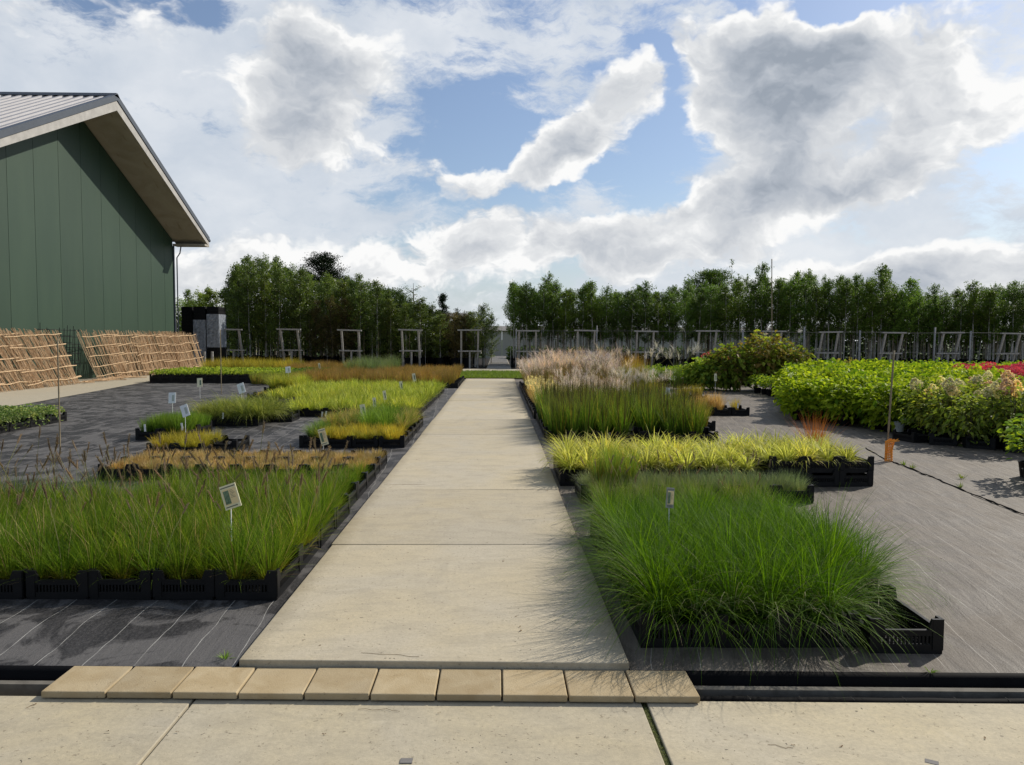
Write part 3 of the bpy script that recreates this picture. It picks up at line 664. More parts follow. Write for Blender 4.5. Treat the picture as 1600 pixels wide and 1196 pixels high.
# ---- right second strip: fescue with brown heads, golden green tuft
def fescue(seed):
    mb = MB(seed); mb.blades(320, (.09, .20), 'fescue', .07, (2, 65), (5, 50), .0030, 3); return mb.mesh('blue_fescue')
mF = [fescue(300 + i) for i in range(4)]
crates(.86, 6, 7.72, 1, 'black crate of blue-green fescue behind the front right grass', 'crates of fescue', seed=3)
plants(grid(.9, 3.25, 7.76, 8.3, .16, .02, 14), mF, 'blue_fescue', 'low blue-green fescue tuft behind the front right grass', 'grass', 'fescue tufts behind the front right grass', .07, (.9, 1.25), 6)
def headgrass(seed):
    mb = MB(seed); mb.blades(70, (.2, .42), 'stem', .05, (2, 28), (5, 50), .0036, 4); mb.blades(110, (.2, .36), 'gL1', .05, (2, 30), (5, 50), .0032, 4); return mb.mesh('pennisetum')
mH = [headgrass(320 + i) for i in range(4)]
plants(grid(.9, 2.6, 6.75, 7.5, .2, .04, 15), mH, 'foxtail_grass', RL('brownish foxtail grass behind the right sign', .9, 2.6, 6.75, 7.5, .2, False), 'grass', 'brown foxtail grasses behind the front right grass', .05, (.7, .95), 7, heads=.95, headz=-.02)
def yg(seed):
    mb = MB(seed); mb.blades(150, (.3, .55), 'bright', .05, (0, 16), (2, 26), .0045, 4, vr=(.4, 1)); mb.blades(50, (.3, .5), 'golden', .05, (0, 16), (2, 26), .0045, 4); mb.blades(25, (.25, .5), 'russet', .05, (5, 28), (5, 40), .0035, 4); return mb.mesh('golden_grass')
mY = [yg(330 + i) for i in range(3)]
plants([(1.05, 7.9), (1.22, 8.05), (1.4, 7.95), (1.2, 7.8)], mY, 'upright_grass', 'upright yellow-green grass tuft beside the path behind the front right block', 'grass', 'upright yellow-green tufts', .07, (.9, 1.1), 8)
# ---- right third strip: variegated hakonechloa
def hako(seed, m='varieg'):
    mb = MB(seed); mb.blades(125, (.18, .42), m, .07, (2, 72), (40, 110), .013, 5, power=1.1); mb.blades(20, (.15, .35), 'straw', .05, (50, 90), (20, 70), .005, 4); return mb.mesh('variegated_grass')
mV = [hako(340 + i) for i in range(6)]
crates(.72, 9, 8.62, 2, 'black crate of yellow striped grass right of the path', 'crates of yellow variegated grass', seed=4)
for i in range(3): crate(3.14 + i * .402, 8.63, 'black crate stacked on another under the yellow grass, %s from the right' % ordw(2 - i), 'stacked crates at the end of the yellow grass', z=.13, rot=.004)
plants([p for p in grid(.74, 4.2, 8.68, 9.85, .235, .035, 16) if p[0] < 3.1], mV, 'variegated_grass', RL('yellow striped grass clump, right side', .74, 4.2, 8.68, 9.85, .235, False), 'grass', 'yellow variegated grasses', .14, (.85, 1.2), 9)
plants([p for p in grid(.74, 4.2, 8.68, 9.85, .235, .035, 16) if p[0] >= 3.1], mV, 'variegated_grass', 'yellow striped grass clump at the right end of the third strip, in stacked crates', 'grass', 'yellow variegated grasses in stacked crates', .23, (.75, 1.0), 90)
# orange sedge in the small crate behind
crate(4.0, 10.2, 'black crate holding the orange sedge', 'crates around the orange sedge', seed if False else True, rot=.0)
crate(4.41, 10.25, 'black crate right of the orange sedge, empty', 'crates around the orange sedge')
mb = MB(350); mb.blades(180, (.25, .5), 'orangeg', .07, (0, 42), (0, 35), .0045, 4)
o = mb.build('orange_sedge', label='fiery orange sedge tuft behind the yellow variegated grass', cat='grass', loc=(4.42, 10.45, .10), scale=1.35); link('pot', me_pot, o, (0, 0, -.1))
mb = MB(351); mb.blades(40, (.15, .3), 'fescue', .06, (10, 60), (0, 35), .0045, 4); o = mb.build('grey_tuft', label='small grey-green tuft left of the orange sedge', cat='grass', loc=(4.1, 10.6, .07)); link('pot', me_pot, o, (0, 0, -.1))
# ---- tall reed grass block
def reed(seed):
    mb = MB(seed); mb.blades(95, (.28, .74), 'reed', .10, (0, 20), (0, 38), .010, 4); mb.blades(9, (.3, .7), 'golden', .10, (0, 20), (0, 38), .009, 4); mb.blades(9, (.72, 1.0), 'spike', .09, (0, 6), (0, 6), .012, 3, t0=.5); return mb.mesh('reed_grass')
mRe = [reed(360 + i) for i in range(6)]
crates(.80, 7, 12.3, 6, 'black crate under the tall dark green reed grass', 'crates of reed grass', near=False, seed=5, border=True)
plants([p for p in grid(.84, 3.45, 12.3, 16.0, .27, .07, 17) if not (2.2 < p[0] < 2.5 and p[1] < 14.4)], mRe, 'reed_grass', RL('dark green reed grass with spikes', .84, 3.45, 12.3, 16.0, .27, False), 'grass', 'reed grasses right of the path', .07, (.78, 1.1), 10, pot=False)
def golden_t(seed):
    mb = MB(seed); mb.blades(110, (.3, .52), 'golden', .07, (0, 22), (5, 40), .007, 4); mb.blades(40, (.3, .5), 'tan', .06, (0, 22), (5, 40), .006, 4); return mb.mesh('golden_grass')
mG = [golden_t(370 + i) for i in range(3)]
plants(grid(3.3, 3.95, 13.7, 15.4, .27, .05, 18), mG, 'golden_grass', 'golden yellow grass tuft right of the reed grass', 'grass', 'golden grasses right of the reed grass', .07, (.8, 1.05), 11, pot=False)
crate(3.18, 13.45, 'black crate in front of the golden grass right of the reeds', 'crates in front of the golden grass', near=False); crate(3.62, 13.9, 'second black crate set back in front of the golden grass', 'crates in front of the golden grass', near=False)
# crates with tan fluffy grass
for i in range(3): crate(4.38 + i * .41, 16.75, 'black crate of tan grasses on the open fabric, %s from the left' % ords[i], 'crates of tan grass', near=False, rot=.02)
mb = lambda s, a, b: None
def tan(seed):
    mb = MB(seed); mb.blades(170, (.25, .44), 'tan', .08, (0, 30), (0, 30), .006, 3); return mb.mesh('tan_grass')
mT = [tan(380 + i) for i in range(3)]
plants([(4.55, 16.95), (4.75, 17.1), (4.55, 17.15), (4.95, 16.95), (4.9, 17.2)], mT, 'tan_grass', 'fluffy tan grass tuft in the crates on the open fabric', 'grass', 'fluffy tan tufts', .07, (.85, 1.1), 12, pot=False)
plants([(5.3, 16.95), (5.4, 17.1)], mG, 'golden_grass', 'small golden tuft at the right end of the tan grass crates', 'grass', 'small golden tufts beside the tan grass', .05, (.55, .7), 13, pot=False)
for i in range(2): crate(4.9 + i * .41, 20.6, 'far black crate of green tufts behind the tan grass, %s one' % ('left', 'right')[i], 'far crates behind the tan grass', near=False)
plants([(5.0, 20.8), (5.2, 20.9), (5.4, 20.8), (5.55, 20.9)], mG, 'golden_grass', 'yellow-green tuft in the far crates behind the tan grass', 'grass', 'yellow-green tufts behind the tan grass', .05, (.7, .9), 14, pot=False)
# ---- pink plumed miscanthus and neighbours
def plume(mb, base, H, m, n=5, lean=.35, L=.22, wd=.008, strands=22):
    rg = mb.rng
    for _ in range(n):
        a = rg.random() * 6.28; h = H * rg.uniform(.8, 1.08); ln = lean * rg.uniform(.3, 1)
        pts = [np.array([base[0] + math.cos(a) * ln * f ** 2.2 * .6, base[1] + math.sin(a) * ln * f ** 2.2 * .6, base[2] + h * f]) for f in np.linspace(0, 1, 5)]
        mb.tube(pts, .004, 'stem', 4)
        c = pts[-1]; cc = np.column_stack([np.full(3, c[0]), np.full(3, c[1]), c[2] - np.array([0, .05, .1])])
        mb.blades(strands // 3, (L * .5, L * 1.25), m, .01, (10, 75), (25, 110), wd, 4, cc, az=(a, 1.0))
def misc(seed, pm='plume', fm='russet'):
    mb = MB(seed); mb.blades(110, (.45, .95), fm, .10, (0, 24), (5, 50), .010, 4, vr=(0, 1)); mb.blades(70, (.4, .8), 'golden' if seed % 2 else 'bright', .1, (0, 25), (5, 55), .009, 4); plume(mb, (0, 0, 0), 1.08, pm, 9, .9, .30, .0085, 15); plume(mb, (0, 0, 0), .85, pm, 4, .8, .2, .0075, 15); return mb.mesh('plume_grass')
mM = [misc(400 + i) for i in range(6)]
plants(grid(1.3, 4.0, 22.6, 27.4, .50, .13, 19), mM, 'plume_grass', 'tall plume grass with pinkish feathery heads beside the path end', 'grass', 'pink plumed grasses', .0, (.72, 1.1), 15, pot=False)
plants(grid(.85, 1.35, 22, 30, .42, .06, 20), [misc(410 + i, 'plume', 'russet') for i in range(2)], 'plume_grass', 'russet plume grass lining the far right path edge', 'grass', 'russet path-side plume grasses', .0, (.55, .85), 16, pot=False)
def cream(seed):
    mb = MB(seed); mb.blades(140, (.3, .5), 'tan' if seed % 2 else 'golden', .09, (0, 30), (5, 40), .007, 4); plume(mb, (0, 0, 0), .56, 'plumec', 12, .4, .09, .012, 15); return mb.mesh('cream_grass')
plants(grid(.82, 1.5, 17.2, 21.6, .34, .05, 21), [cream(420 + i) for i in range(4)], 'cream_grass', 'low golden grass with fluffy cream heads along the right path edge', 'grass', 'cream headed grasses', .0, (.8, 1.05), 17, pot=False)
crates(.76, 1, 16.0, 18, 'black crate at the right path edge below the feathery grasses', 'crates along the far right path edge', near=False, seed=8)
plants(grid(3.2, 4.6, 20.4, 21.8, .4, .08, 22), [misc(430 + i, 'plumew', 'golden') for i in range(2)], 'plume_grass', 'golden green grass with a few silver heads behind the reeds', 'grass', 'golden green plume grasses', .0, (.62, .74), 18, pot=False)
def redtip(seed):
    mb = MB(seed); mb.blades(420, (.7, 1.15), M_REDTIP, .16, (0, 13), (0, 16), .009, 3); return mb.mesh('red_tipped_grass')
M['redtip'] = leafmat('red_tipped_blades', (.20, .28, .03), (.34, .34, .05), None, .4, ctip=(.34, .12, .06)); M_REDTIP = 'redtip'
plants([(4.1, 23.4), (4.4, 23.5), (4.25, 23.8)], [redtip(440 + i) for i in range(2)], 'red_tipped_grass', 'dense golden green grass with red tips amid the pink plumes', 'grass', 'red tipped grasses', .0, (1.0, 1.1), 19, pot=False)
plants(grid(1.5, 3.2, 16.8, 21.5, .5, .1, 23), [misc(450 + i, 'plume', 'golden') for i in range(3)], 'plume_grass', 'golden green grass between the reeds and the pink plumes', 'grass', 'golden grasses between reeds and plumes', .0, (.5, .7), 20, pot=False)
mb = MB(460); mb.blades(160, (.5, 1.), 'bright', .16, (0, 35), (10, 60), .012, 4); plume(mb, (0, 0, 0), 1.35, 'plumew', 12, 1.6, .34, .008, 27)
mb.build('silver_plume_grass', label='big silver plumed grass arching above the low hedge', cat='grass', loc=(6.15, 25.8, 0)) 
mb = MB(461); mb.blades(120, (.5, 1.), 'bright', .16, (0, 35), (10, 60), .012, 4); plume(mb, (0, 0, 0), 1.2, 'plumew', 8, 1.3, .3, .008, 24)
mb.build('silver_plume_grass', label='smaller silver plumed grass left of the big one', cat='grass', loc=(5.2, 26.2, 0))

# ---- leafy shrubs
def bush(seed, m, R0=.30, H=.7, n=240, L=.10, wd=.065, stems=7, z0=.0, m2=None, f2=.3, droop=.35, flat=.6, inner=.25, full=False):
    mb = MB(seed); rg = mb.rng
    for _ in range(stems):
        a = rg.random() * 6.28; q = R0 * .6 * rg.random(); mb.tube([(0, 0, 0), (math.cos(a) * q * .5, math.sin(a) * q * .5, H * .5), (math.cos(a) * q, math.sin(a) * q, H * .85)], [.007, .005, .003], 'twig', 4)
    d = rg.normal(0, 1, (n, 3)); d[:, 2] = (rg.uniform(-1.0, 1.5, n) if full else np.abs(d[:, 2]) - .25); d /= np.linalg.norm(d, axis=1)[:, None]
    rad = (inner + (1 - inner) * rg.random(n) ** .45)[:, None]
    lump = 1 + .18 * np.sin(d[:, :1] * 7 + seed) * np.cos(d[:, 1:2] * 6 + seed * 2)
    c = d * rad * lump * np.array([R0, R0, H * .5]) + np.array([0, 0, H * .5 + z0])
    dn = d * np.array([1, 1, flat]) + rg.normal(0, .45, (n, 3)) + np.array([0, 0, .15])
    if m2:
        k = int(n * f2); mb.leaves(c[:k], dn[:k], L, wd, m2, droop)
        mb.leaves(c[k:], dn[k:], L, wd, m, droop)
    else: mb.leaves(c, dn, L, wd, m, droop)
    return mb
def flower(seed, m, rx=.07, rz=.07, n=110, s_=.024, cone=False):
    mb = MB(seed); rg = mb.rng; d = rg.normal(0, 1, (n, 3)); d /= np.linalg.norm(d, axis=1)[:, None]
    c = d * np.array([rx, rx, rz]) * rg.uniform(.8, 1.05, n)[:, None]
    if cone: c[:, :2] *= (1 - .55 * np.clip(c[:, 2:3] / rz, 0, 1))
    tx = np.cross(d, rg.normal(0, 1, (n, 3)))
    mb.leaves(c, tx + d * .25, s_, s_ * .9, m, 0, .1, hexl=False); return mb.mesh('flower_head')
mHy = [bush(500 + i, 'hyd', .38, .88, 500, .12, .08, full=True).mesh('hydrangea') for i in range(6)]
fw = [flower(520 + i, 'whitefl', .075, .05, 120, .022) for i in range(2)]
fp = [flower(525 + i, ('creamfl', 'peachfl', 'creamfl')[i], .07, .085, 320, .032, True) for i in range(3)]
# area of the bright hydrangea block: front edge from (6.15,15.9) to (7.2,12.6)
hp = []
for p in grid(6.0, 17.5, 12.6, 24.5, .52, .09, 30):
    x, y = p
    if x < 6.25 + max(0, (y - 16.) * .12) : continue
    if y < 16.2 - (x - 6.15) * 2.1: continue
    if x / y > .70 or x / y < .388: continue
    if x > 7.6 and y < 12.9 + (x - 7.6) * 1.0: continue
    if y > 16.0 and x > 11.4 + (y - 16) * .22 and y < 21.5: continue
    hp.append(p)
hp = sorted(hp, key=lambda p: p[1])[:290]
def hyf(o, p, r):
    if r.random() < .05: link('flower_head', fw[r.integers(2)], o, (r.uniform(-.2, .2), r.uniform(-.3, 0), .76), 0)
plants(hp, mHy, 'hydrangea', RL('bright leafy hydrangea, big right block', 6.0, 17.5, 12.6, 24.5, .52, False), 'shrub', 'bright green hydrangeas', .02, (.92, 1.12), 21, pot=me_bigpot, fn=hyf)
for (px, py, d) in ((1238, 586, 16.6), (1263, 602, 16.1), (1402, 603, 14.6), (1420, 618, 14.0)):
    p = Dp(px, py, d); o = link('white_flower', fw[0], None, p, 0, 1.15, 'white flower head on the bright hydrangeas at about %s' % {1238: 'the far left end', 1263: 'left of the middle, lower down', 1402: 'right of the bamboo stake', 1420: 'right of the stake, lower one'}[px], 'flower', 'white hydrangea flowers')
mb = MB(); mb.tube([(0, 0, 0), (0, 0, .19), (0, 0, .2)], [.095, .12, .128], 'white', 14); p = P(1405, 674); mb.build('white_pot', smooth=True, label='white plant pot among the black pots under the hydrangeas', cat='pot', loc=(p.x, p.y + .05, -.03))
# diamond tags on front of the hydrangeas
for px, py in ((1363, 660), (1384, 658), (1411, 655)):
    p = Dp(px, py, 13.6 + (1411 - px) * .02); mb = MB(); mb.hexa([(0, 0, -.10), (.06, .004, -.02), (.06, .012, -.02), (0, .008, -.10), (-.06, 0, -.02), (0, 0, .06), (0, .008, .06), (-.06, .008, -.02)] if False else [(-.06, 0, 0), (0, 0, -.09), (0, .006, -.09), (-.06, .006, 0), (0, 0, .05), (.06, 0, 0), (.06, .006, 0), (0, .006, .05)], 'white')
    mb.build('plant_tag', label='pale diamond tag hanging low on the hydrangeas, %s' % {1363: 'left of the bamboo stake', 1384: 'just beside the bamboo stake', 1411: 'above the white pot'}[px], cat='tag', loc=p, group='diamond tags on the hydrangeas')
# paniculata block
mPa = [bush(540 + i, 'pan', .34, .92, 380, .095, .05, 9, m2='oak2', f2=.45, droop=.5, full=True).mesh('panicle_hydrangea') for i in range(4)]
pp = []
for p in grid(7.2, 9.8, 11.2, 14.2, .44, .06, 31):
    if p[1] < 12.3 - (p[0] - 7.1) * 1.5 or p[1] > 12.95 + (p[0] - 7.0) * .75: continue
    pp.append(p)
def paf(o, p, r):
    for _ in range(r.integers(1, 3)): link('flower_head', fp[(0, 2, 0, 2, 1)[r.integers(5)]], o, (r.uniform(-.22, .22), r.uniform(-.25, .1), .80 + r.uniform(-.04, .12)), (r.uniform(-.4, .4), r.uniform(-.4, .4), 0), r.uniform(.8, 1.35))
plants(pp, mPa, 'panicle_hydrangea', RL('cream and peach flowered hydrangea', 7.2, 9.8, 11.2, 14.2, .44, False), 'shrub', 'cream and peach flowered hydrangeas', .03, (.9, 1.1), 22, pot=me_bigpot, fn=paf)
for i, (x, y) in enumerate([(7.0, 12.15), (7.35, 11.75), (7.7, 11.35), (8.08, 11.05)]):
    crate(x, y, 'black crate at the foot of the cone flowered hydrangeas, %s from the left' % ords[i], 'crates under the cone flowered hydrangeas', near=False, rot=-.5)
crate(6.85, 12.35, 'small black crate left of the cone flowered hydrangeas', None, near=False, rot=.15, sc_=.9)
# right edge plants
mSh = [bush(560 + i, 'shrub', .27, .62, 230, .085, .055, 6, m2='hyd', f2=.5).mesh('green_shrub') for i in range(3)]
plants([(6.3, 8.75), (6.6, 9.25), (6.75, 8.6), (7.0, 9.1)], mSh, 'green_shrub', 'fresh green shrub in a black pot at the right picture edge', 'shrub', 'potted shrubs at the right edge', .12, (.9, 1.05), 23, pot=me_bigpot)
# red flowers
def redb(seed, m):
    mb = bush(seed, 'shrub', .3, .55, 140, .08, .05, 4); rg = mb.rng; n = 330; d = rg.normal(0, 1, (n, 3)); d[:, 2] = abs(d[:, 2]); d /= np.linalg.norm(d, axis=1)[:, None]
    c = d * np.array([.3, .3, .28]) + np.array([0, 0, .42]); mb.leaves(c, d + rg.normal(0, .6, (n, 3)), .05, .045, m, .1, .1, hexl=False); return mb.mesh('red_flower_plant')
mRd = [redb(570 + i, 'pink') for i in range(3)]
rp = [p for p in grid(11.2, 16.0, 16.4, 21.3, .5, .08, 32) if p[0] > 11.6 + (p[1] - 16) * .22 and p[0] / p[1] < .71]
plants(rp, mRd, 'pink_flowering_plant', 'magenta flowering plant behind the hydrangeas at the right edge', 'flowering plant', 'magenta flowering plants', .28, (.9, 1.1), 24, pot=False)
for o in []: pass
plants([(9.0, 31), (9.4, 31.2), (9.8, 31), (10.2, 31.3), (8.7, 31.3)], [redb(580, 'redfl')], 'red_flowering_plant', 'red flowering plant behind the low hedge left of the bronze shrub', 'flowering plant', 'red flowering plants', .25, (1., 1.2), 25, pot=False)
# low hedge row and behind
mLo = [bush(590 + i, 'shrub', .34, .5, 240, .09, .06, 4, m2='hyd', f2=.6).mesh('low_shrub') for i in range(3)]
plants(grid(4.6, 9.4, 27.4, 29.4, .55, .06, 33), mLo, 'low_shrub', 'low green shrub in the trimmed row behind the plume grass', 'shrub', 'low shrubs behind the plume grass', .12, (.95, 1.15), 26, pot=me_bigpot)
plants([p for p in grid(8.0, 9.6, 22.4, 24.2, .5, .06, 34) if p[0] / p[1] < .385], mLo, 'low_shrub', 'low green shrub in front of the bronze leaved shrub', 'shrub', 'low shrubs in front of the bronze shrub', .08, (.8, 1.0), 27, pot=me_bigpot)
plants([p for p in grid(11, 26, 28, 30.5, .9, .1, 35) if p[0] / p[1] < .72], mLo, 'low_shrub', 'low yellow-green shrub in the far row in front of the wooden frames', 'shrub', 'far low shrubs before the frames', .15, (1.25, 1.5), 28, pot=False)
# bronze oak-leaved shrubs
for i, (x, y, H, m1, m2, lbl) in enumerate([(8.9, 25.4, 1.95, 'oak', 'oak2', 'tall bronze leaved shrub standing above the low shrubs'), (7.75, 25.2, 1.5, 'oak2', 'oak', 'lime and bronze shrub left of the tall bronze one'), (9.75, 25.6, 1.6, 'oak', 'oak2', 'bronze leaved shrub right of the tall bronze one'), (7.1, 25.6, 1.05, 'oak2', 'shrub', 'lime green shrub at the left end of the bronze group'), (12.6, 27.2, .95, 'oak', 'shrub', 'low bronze shrub behind the hydrangeas')]):
    mb = bush(600 + i, m1, .80, H, 1300, .18, .12, 12, m2=m2, f2=.4, droop=.5, inner=.1, full=True); mb.build('broadleaf_shrub', label=lbl, cat='shrub', loc=(x, y, 0))

# ------------------------------------------------------------------ left side blocks
# L2 dried straw plants (carpet per crate row)
def straw_c(seed):
    mb = MB(seed); mb.blades(260, (.05, .13), 'straw', .08, (0, 70), (0, 50), .005, 3); mb.blades(30, (.04, .1), 'golden', .07, (0, 60), (0, 40), .005, 2); return mb.mesh('dry_plant')
mS = [straw_c(700 + i) for i in range(4)]
crates(-1.47 - .402 * 8, 8, 8.95, 2, 'black crate of dry straw coloured plants left of the path', 'crates of dry plants', seed=10)
crates(-1.44 - .402 * 1, 1, 7.25, 3, 'black crate at the path edge between the olive grass and the dry plants', 'crates at the left path edge', seed=11)
plants(grid(-4.62, -1.5, 8.98, 10.13, .19, .02, 40), mS, 'dry_plant', RL('dry straw coloured plant, left side', -4.62, -1.5, 8.98, 10.13, .19, True), 'plant', 'dry dwarf plants', .08, (.9, 1.15), 30, pot=False)
plants(grid(-1.85, -1.5, 7.3, 8.9, .19, .02, 41), mL1, 'fountain_grass', 'green grass clump at the path edge beside the dry plants', 'grass', 'path edge grasses beside the dry plants', .06, (.5, .7), 31, pot=False)
plants(grid(-3.6, -1.9, 7.3, 8.75, .23, .03, 42), mL1, 'fountain_grass', 'olive grass clump between the front left block and the dry plants', 'grass', 'grasses before the dry plants', .0, (.6, .8), 32, pot=False)
# L3 golden low plants small crates
def goldlow(seed, m='golden'):
    mb = MB(seed); mb.blades(240, (.08, .2), m, .09, (0, 65), (0, 50), .006, 3); mb.blades(60, (.05, .15), 'lime', .09, (0, 65), (0, 50), .006, 3); return mb.mesh('golden_plant')
mGo = [goldlow(710 + i) for i in range(3)]
crates(-4.95, 2, 10.75, 1, 'black crate of low golden tufts on the left fabric', 'crates of golden tufts on the left fabric', seed=12)
plants(grid(-4.9, -4.18, 10.8, 11.6, .2, .02, 43), mGo, 'golden_tuft', 'low golden green tuft in the small crates on the left fabric', 'plant', 'golden tufts on the left fabric', .08, (.9, 1.2), 33, pot=False)
crate(-4.2, 11.1, 'black crate right of the low golden tufts, mostly empty', 'crates of golden tufts on the left fabric')
# L4 upright green
def upg(seed):
    mb = MB(seed); mb.blades(200, (.12, .3), 'bright', .08, (0, 22), (0, 30), .0055, 3, vr=(0, .7)); mb.blades(60, (.12, .26), 'reed', .08, (0, 22), (0, 30), .0055, 3); return mb.mesh('short_green_grass')
crates(-5.92, 2, 12.5, 2, 'black crate of short upright green grass on the left fabric', 'crates of short green grass', seed=13)
plants(grid(-5.88, -5.14, 12.55, 13.65, .19, .02, 44), [upg(720 + i) for i in range(3)], 'short_grass', 'short upright green grass in the crates left of the arching sedge', 'grass', 'short green grasses on the left fabric', .08, (.9, 1.2), 34, pot=False)
# L5 arching sedge
def arch(seed):
    mb = MB(seed); mb.blades(190, (.38, .70), 'arch', .07, (5, 55), (70, 125), .009, 6, power=1.1); return mb.mesh('arching_sedge')
crates(-5.75, 3, 14.5, 2, 'black crate under the arching yellow-green sedge', 'crates of arching sedge', seed=14, near=False); crate(-4.5, 15.2, 'black crate at the right end of the arching sedge', 'crates of arching sedge', near=False)
plants(grid(-5.80, -4.40, 14.42, 15.9, .26, .03, 45), [arch(730 + i) for i in range(4)], 'arching_sedge', 'arching yellow-green sedge spilling over its crates on the left fabric', 'grass', 'arching sedges', .10, (.8, 1.05), 35, pot=False)
# L6
crates(-6.72, 2, 20.5, 1, 'far black crate with one small golden tuft on the left fabric', 'crates with one golden tuft', seed=15, near=False)
plants([(-6.4, 20.75), (-6.3, 20.9)], mGo, 'golden_tuft', 'single small golden tuft in the far crate on the left fabric', 'plant', 'single golden tufts', .06, (.9, 1), 36, pot=False)
# L7 long low green row
def lowleaf(seed, m='ylwg'):
    mb = MB(seed); rg = mb.rng; n = 90; d = rg.normal(0, 1, (n, 3)); d[:, 2] = abs(d[:, 2]) * .6; d /= np.linalg.norm(d, axis=1)[:, None]
    c = d * np.array([.14, .14, .11]); mb.leaves(c + [0, 0, .04], d + rg.normal(0, .4, (n, 3)), .06, .045, m, .2); return mb.mesh('leafy_plug')
mLL = [lowleaf(740 + i) for i in range(3)]; mLL2 = [lowleaf(750 + i, 'shrub') for i in range(2)]
for i in range(12): crate(-12.85 + i * .4, 28.3, 'black crate in the long row of low yellow-green plants by the barn lane', 'crates of the long low row', near=False, sc_=(1, 1, 1.7))
for i in range(2): crate(-7.95 + i * .4, 29.3 , 'black crate at the darker right end of the long low row', 'crates at the end of the long low row', near=False, sc_=(1, 1, 1.7))
mb = MB(744); mb.box((-12.8, 28.38, -.02), (-8.1, 31.6, .25), 'soil'); mb.box((-7.95, 29.4, -.02), (-6.9, 31.8, .25), 'soil'); mb.build('compost_bed', label='dark compost beneath the long row of bedding plants', cat='compost')
mb = MB(745); q = [(p[0], p[1]) for p in grid(-12.85, -8.1, 28.3, 31.6, .24, .04, 46)]
for p in q:
    k = mb.rng.integers(3); src = MB(760 + int(k)); rg = mb.rng; n = 34; d = rg.normal(0, 1, (n, 3)); d[:, 2] = abs(d[:, 2]) * .6; d /= np.linalg.norm(d, axis=1)[:, None]
    mb.leaves(d * np.array([.16, .16, .12]) + [p[0], p[1], .30], d + rg.normal(0, .4, (n, 3)), .08, .06, 'ylwg', .2)
mb.build('low_leafy_plants', kind='stuff', label='long carpet of low yellow-green bedding plants in deep black crates by the lane', cat='bedding plants')
mb = MB(746)
for p in grid(-8.0, -6.9, 29.3, 31.8, .24, .04, 47):
    rg = mb.rng; n = 34; d = rg.normal(0, 1, (n, 3)); d[:, 2] = abs(d[:, 2]) * .6; d /= np.linalg.norm(d, axis=1)[:, None]
    mb.leaves(d * np.array([.16, .16, .12]) + [p[0], p[1], .30], d + rg.normal(0, .4, (n, 3)), .08, .06, 'shrub', .2, vr=(0, .6))
mb.build('dark_leafy_plants', kind='stuff', label='darker green bedding plants at the right end of the long row', cat='bedding plants')
# L8 variegated trailing plants left edge
def trail(seed):
    mb = MB(seed); rg = mb.rng; n = 130; d = rg.normal(0, 1, (n, 3)); d[:, 2] = abs(d[:, 2]) * .6; d /= np.linalg.norm(d, axis=1)[:, None]
    c = d * np.array([.17, .17, .10]); mb.leaves(c + [0, 0, .05], d + rg.normal(0, .5, (n, 3)), .045, .035, 'ivy', .3)
    for _ in range(6):
        a = rg.random() * 6.28; f = np.linspace(0, 1, 9); q = np.column_stack([np.cos(a) * (.12 + .14 * f), np.sin(a) * (.12 + .14 * f), .06 - .16 * f ** 2]); mb.leaves(q, rg.normal(0, 1, (9, 3)), .045, .035, 'ivy', .3)
    return mb.mesh('trailing_plant')
mTr = [trail(770 + i) for i in range(4)]
crates(-11.0, 6, 12.3, 5, 'black crate of trailing pale edged plants at the left picture edge', 'crates of trailing plants', seed=16, near=False, border=True)
plants(grid(-11.0, -8.62, 12.35, 15.25, .24, .04, 48), mTr, 'trailing_plant', 'trailing plant with pale edged leaves in the crates at the left picture edge', 'plant', 'trailing plants at the left edge', .13, (.9, 1.15), 37, pot=False)
# L9
crates(-1.63 - .402 * 3 - .2, 4, 11.65, 5, 'black crate of golden tufts left of the path', 'crates of golden and green tufts', seed=17)
crates(-2.98, 1, 11.68, 2, 'black crate at the left end of the golden and green tufts', 'left end crates of the golden and green tufts', seed=18)
plants(grid(-2.72, -1.55, 11.68, 12.5, .2, .02, 49), mGo, 'golden_tuft', RL('low golden tuft behind the dry plants', -2.72, -1.55, 11.68, 12.5, .2, True), 'plant', 'golden tufts beside the path', .09, (1, 1.3), 38, pot=False)
def tuft(seed, m, m2=None, L=(.25, .5)):
    mb = MB(seed); mb.blades(200, L, m, .07, (2, 50), (15, 75), .0065, 5)
    if m2: mb.blades(80, L, m2, .07, (2, 50), (25, 75), .0065, 5)
    return mb.mesh('tuft')
mBr = [tuft(780 + i, 'bright') for i in range(3)]; mTn = [tuft(785 + i, 'arch', 'tan', (.2, .4)) for i in range(3)]; mGn = [tuft(790 + i, 'bright', 'fescue', (.15, .3)) for i in range(2)]
plants(grid(-2.3, -1.75, 12.6, 14.3, .26, .03, 50), mBr, 'green_tuft_grass', 'fresh green arching grass left of the path behind the golden tufts', 'grass', 'fresh green grasses left of the path', .1, (.9, 1.15), 39, pot=False)
plants(grid(-3.0, -2.4, 12.9, 14.4, .26, .03, 51), mTn, 'tan_tuft_grass', 'tan and green tuft left of the fresh green grass', 'grass', 'tan tufts left of the fresh green grass', .08, (.8, 1.05), 40, pot=False)
plants(grid(-3.05, -2.75, 11.9, 12.9, .2, .03, 52), mGn, 'green_tuft_grass', 'small green tuft at the left end of the golden tuft crates', 'grass', 'small green tufts at the crate end', .08, (.8, 1.05), 41, pot=False)
plants(grid(-1.75, -1.5, 12.9, 14.6, .26, .03, 53), mTn, 'tan_tuft_grass', 'tan arching tuft at the left path edge', 'grass', 'tan tufts at the left path edge', .08, (.9, 1.1), 42, pot=False)
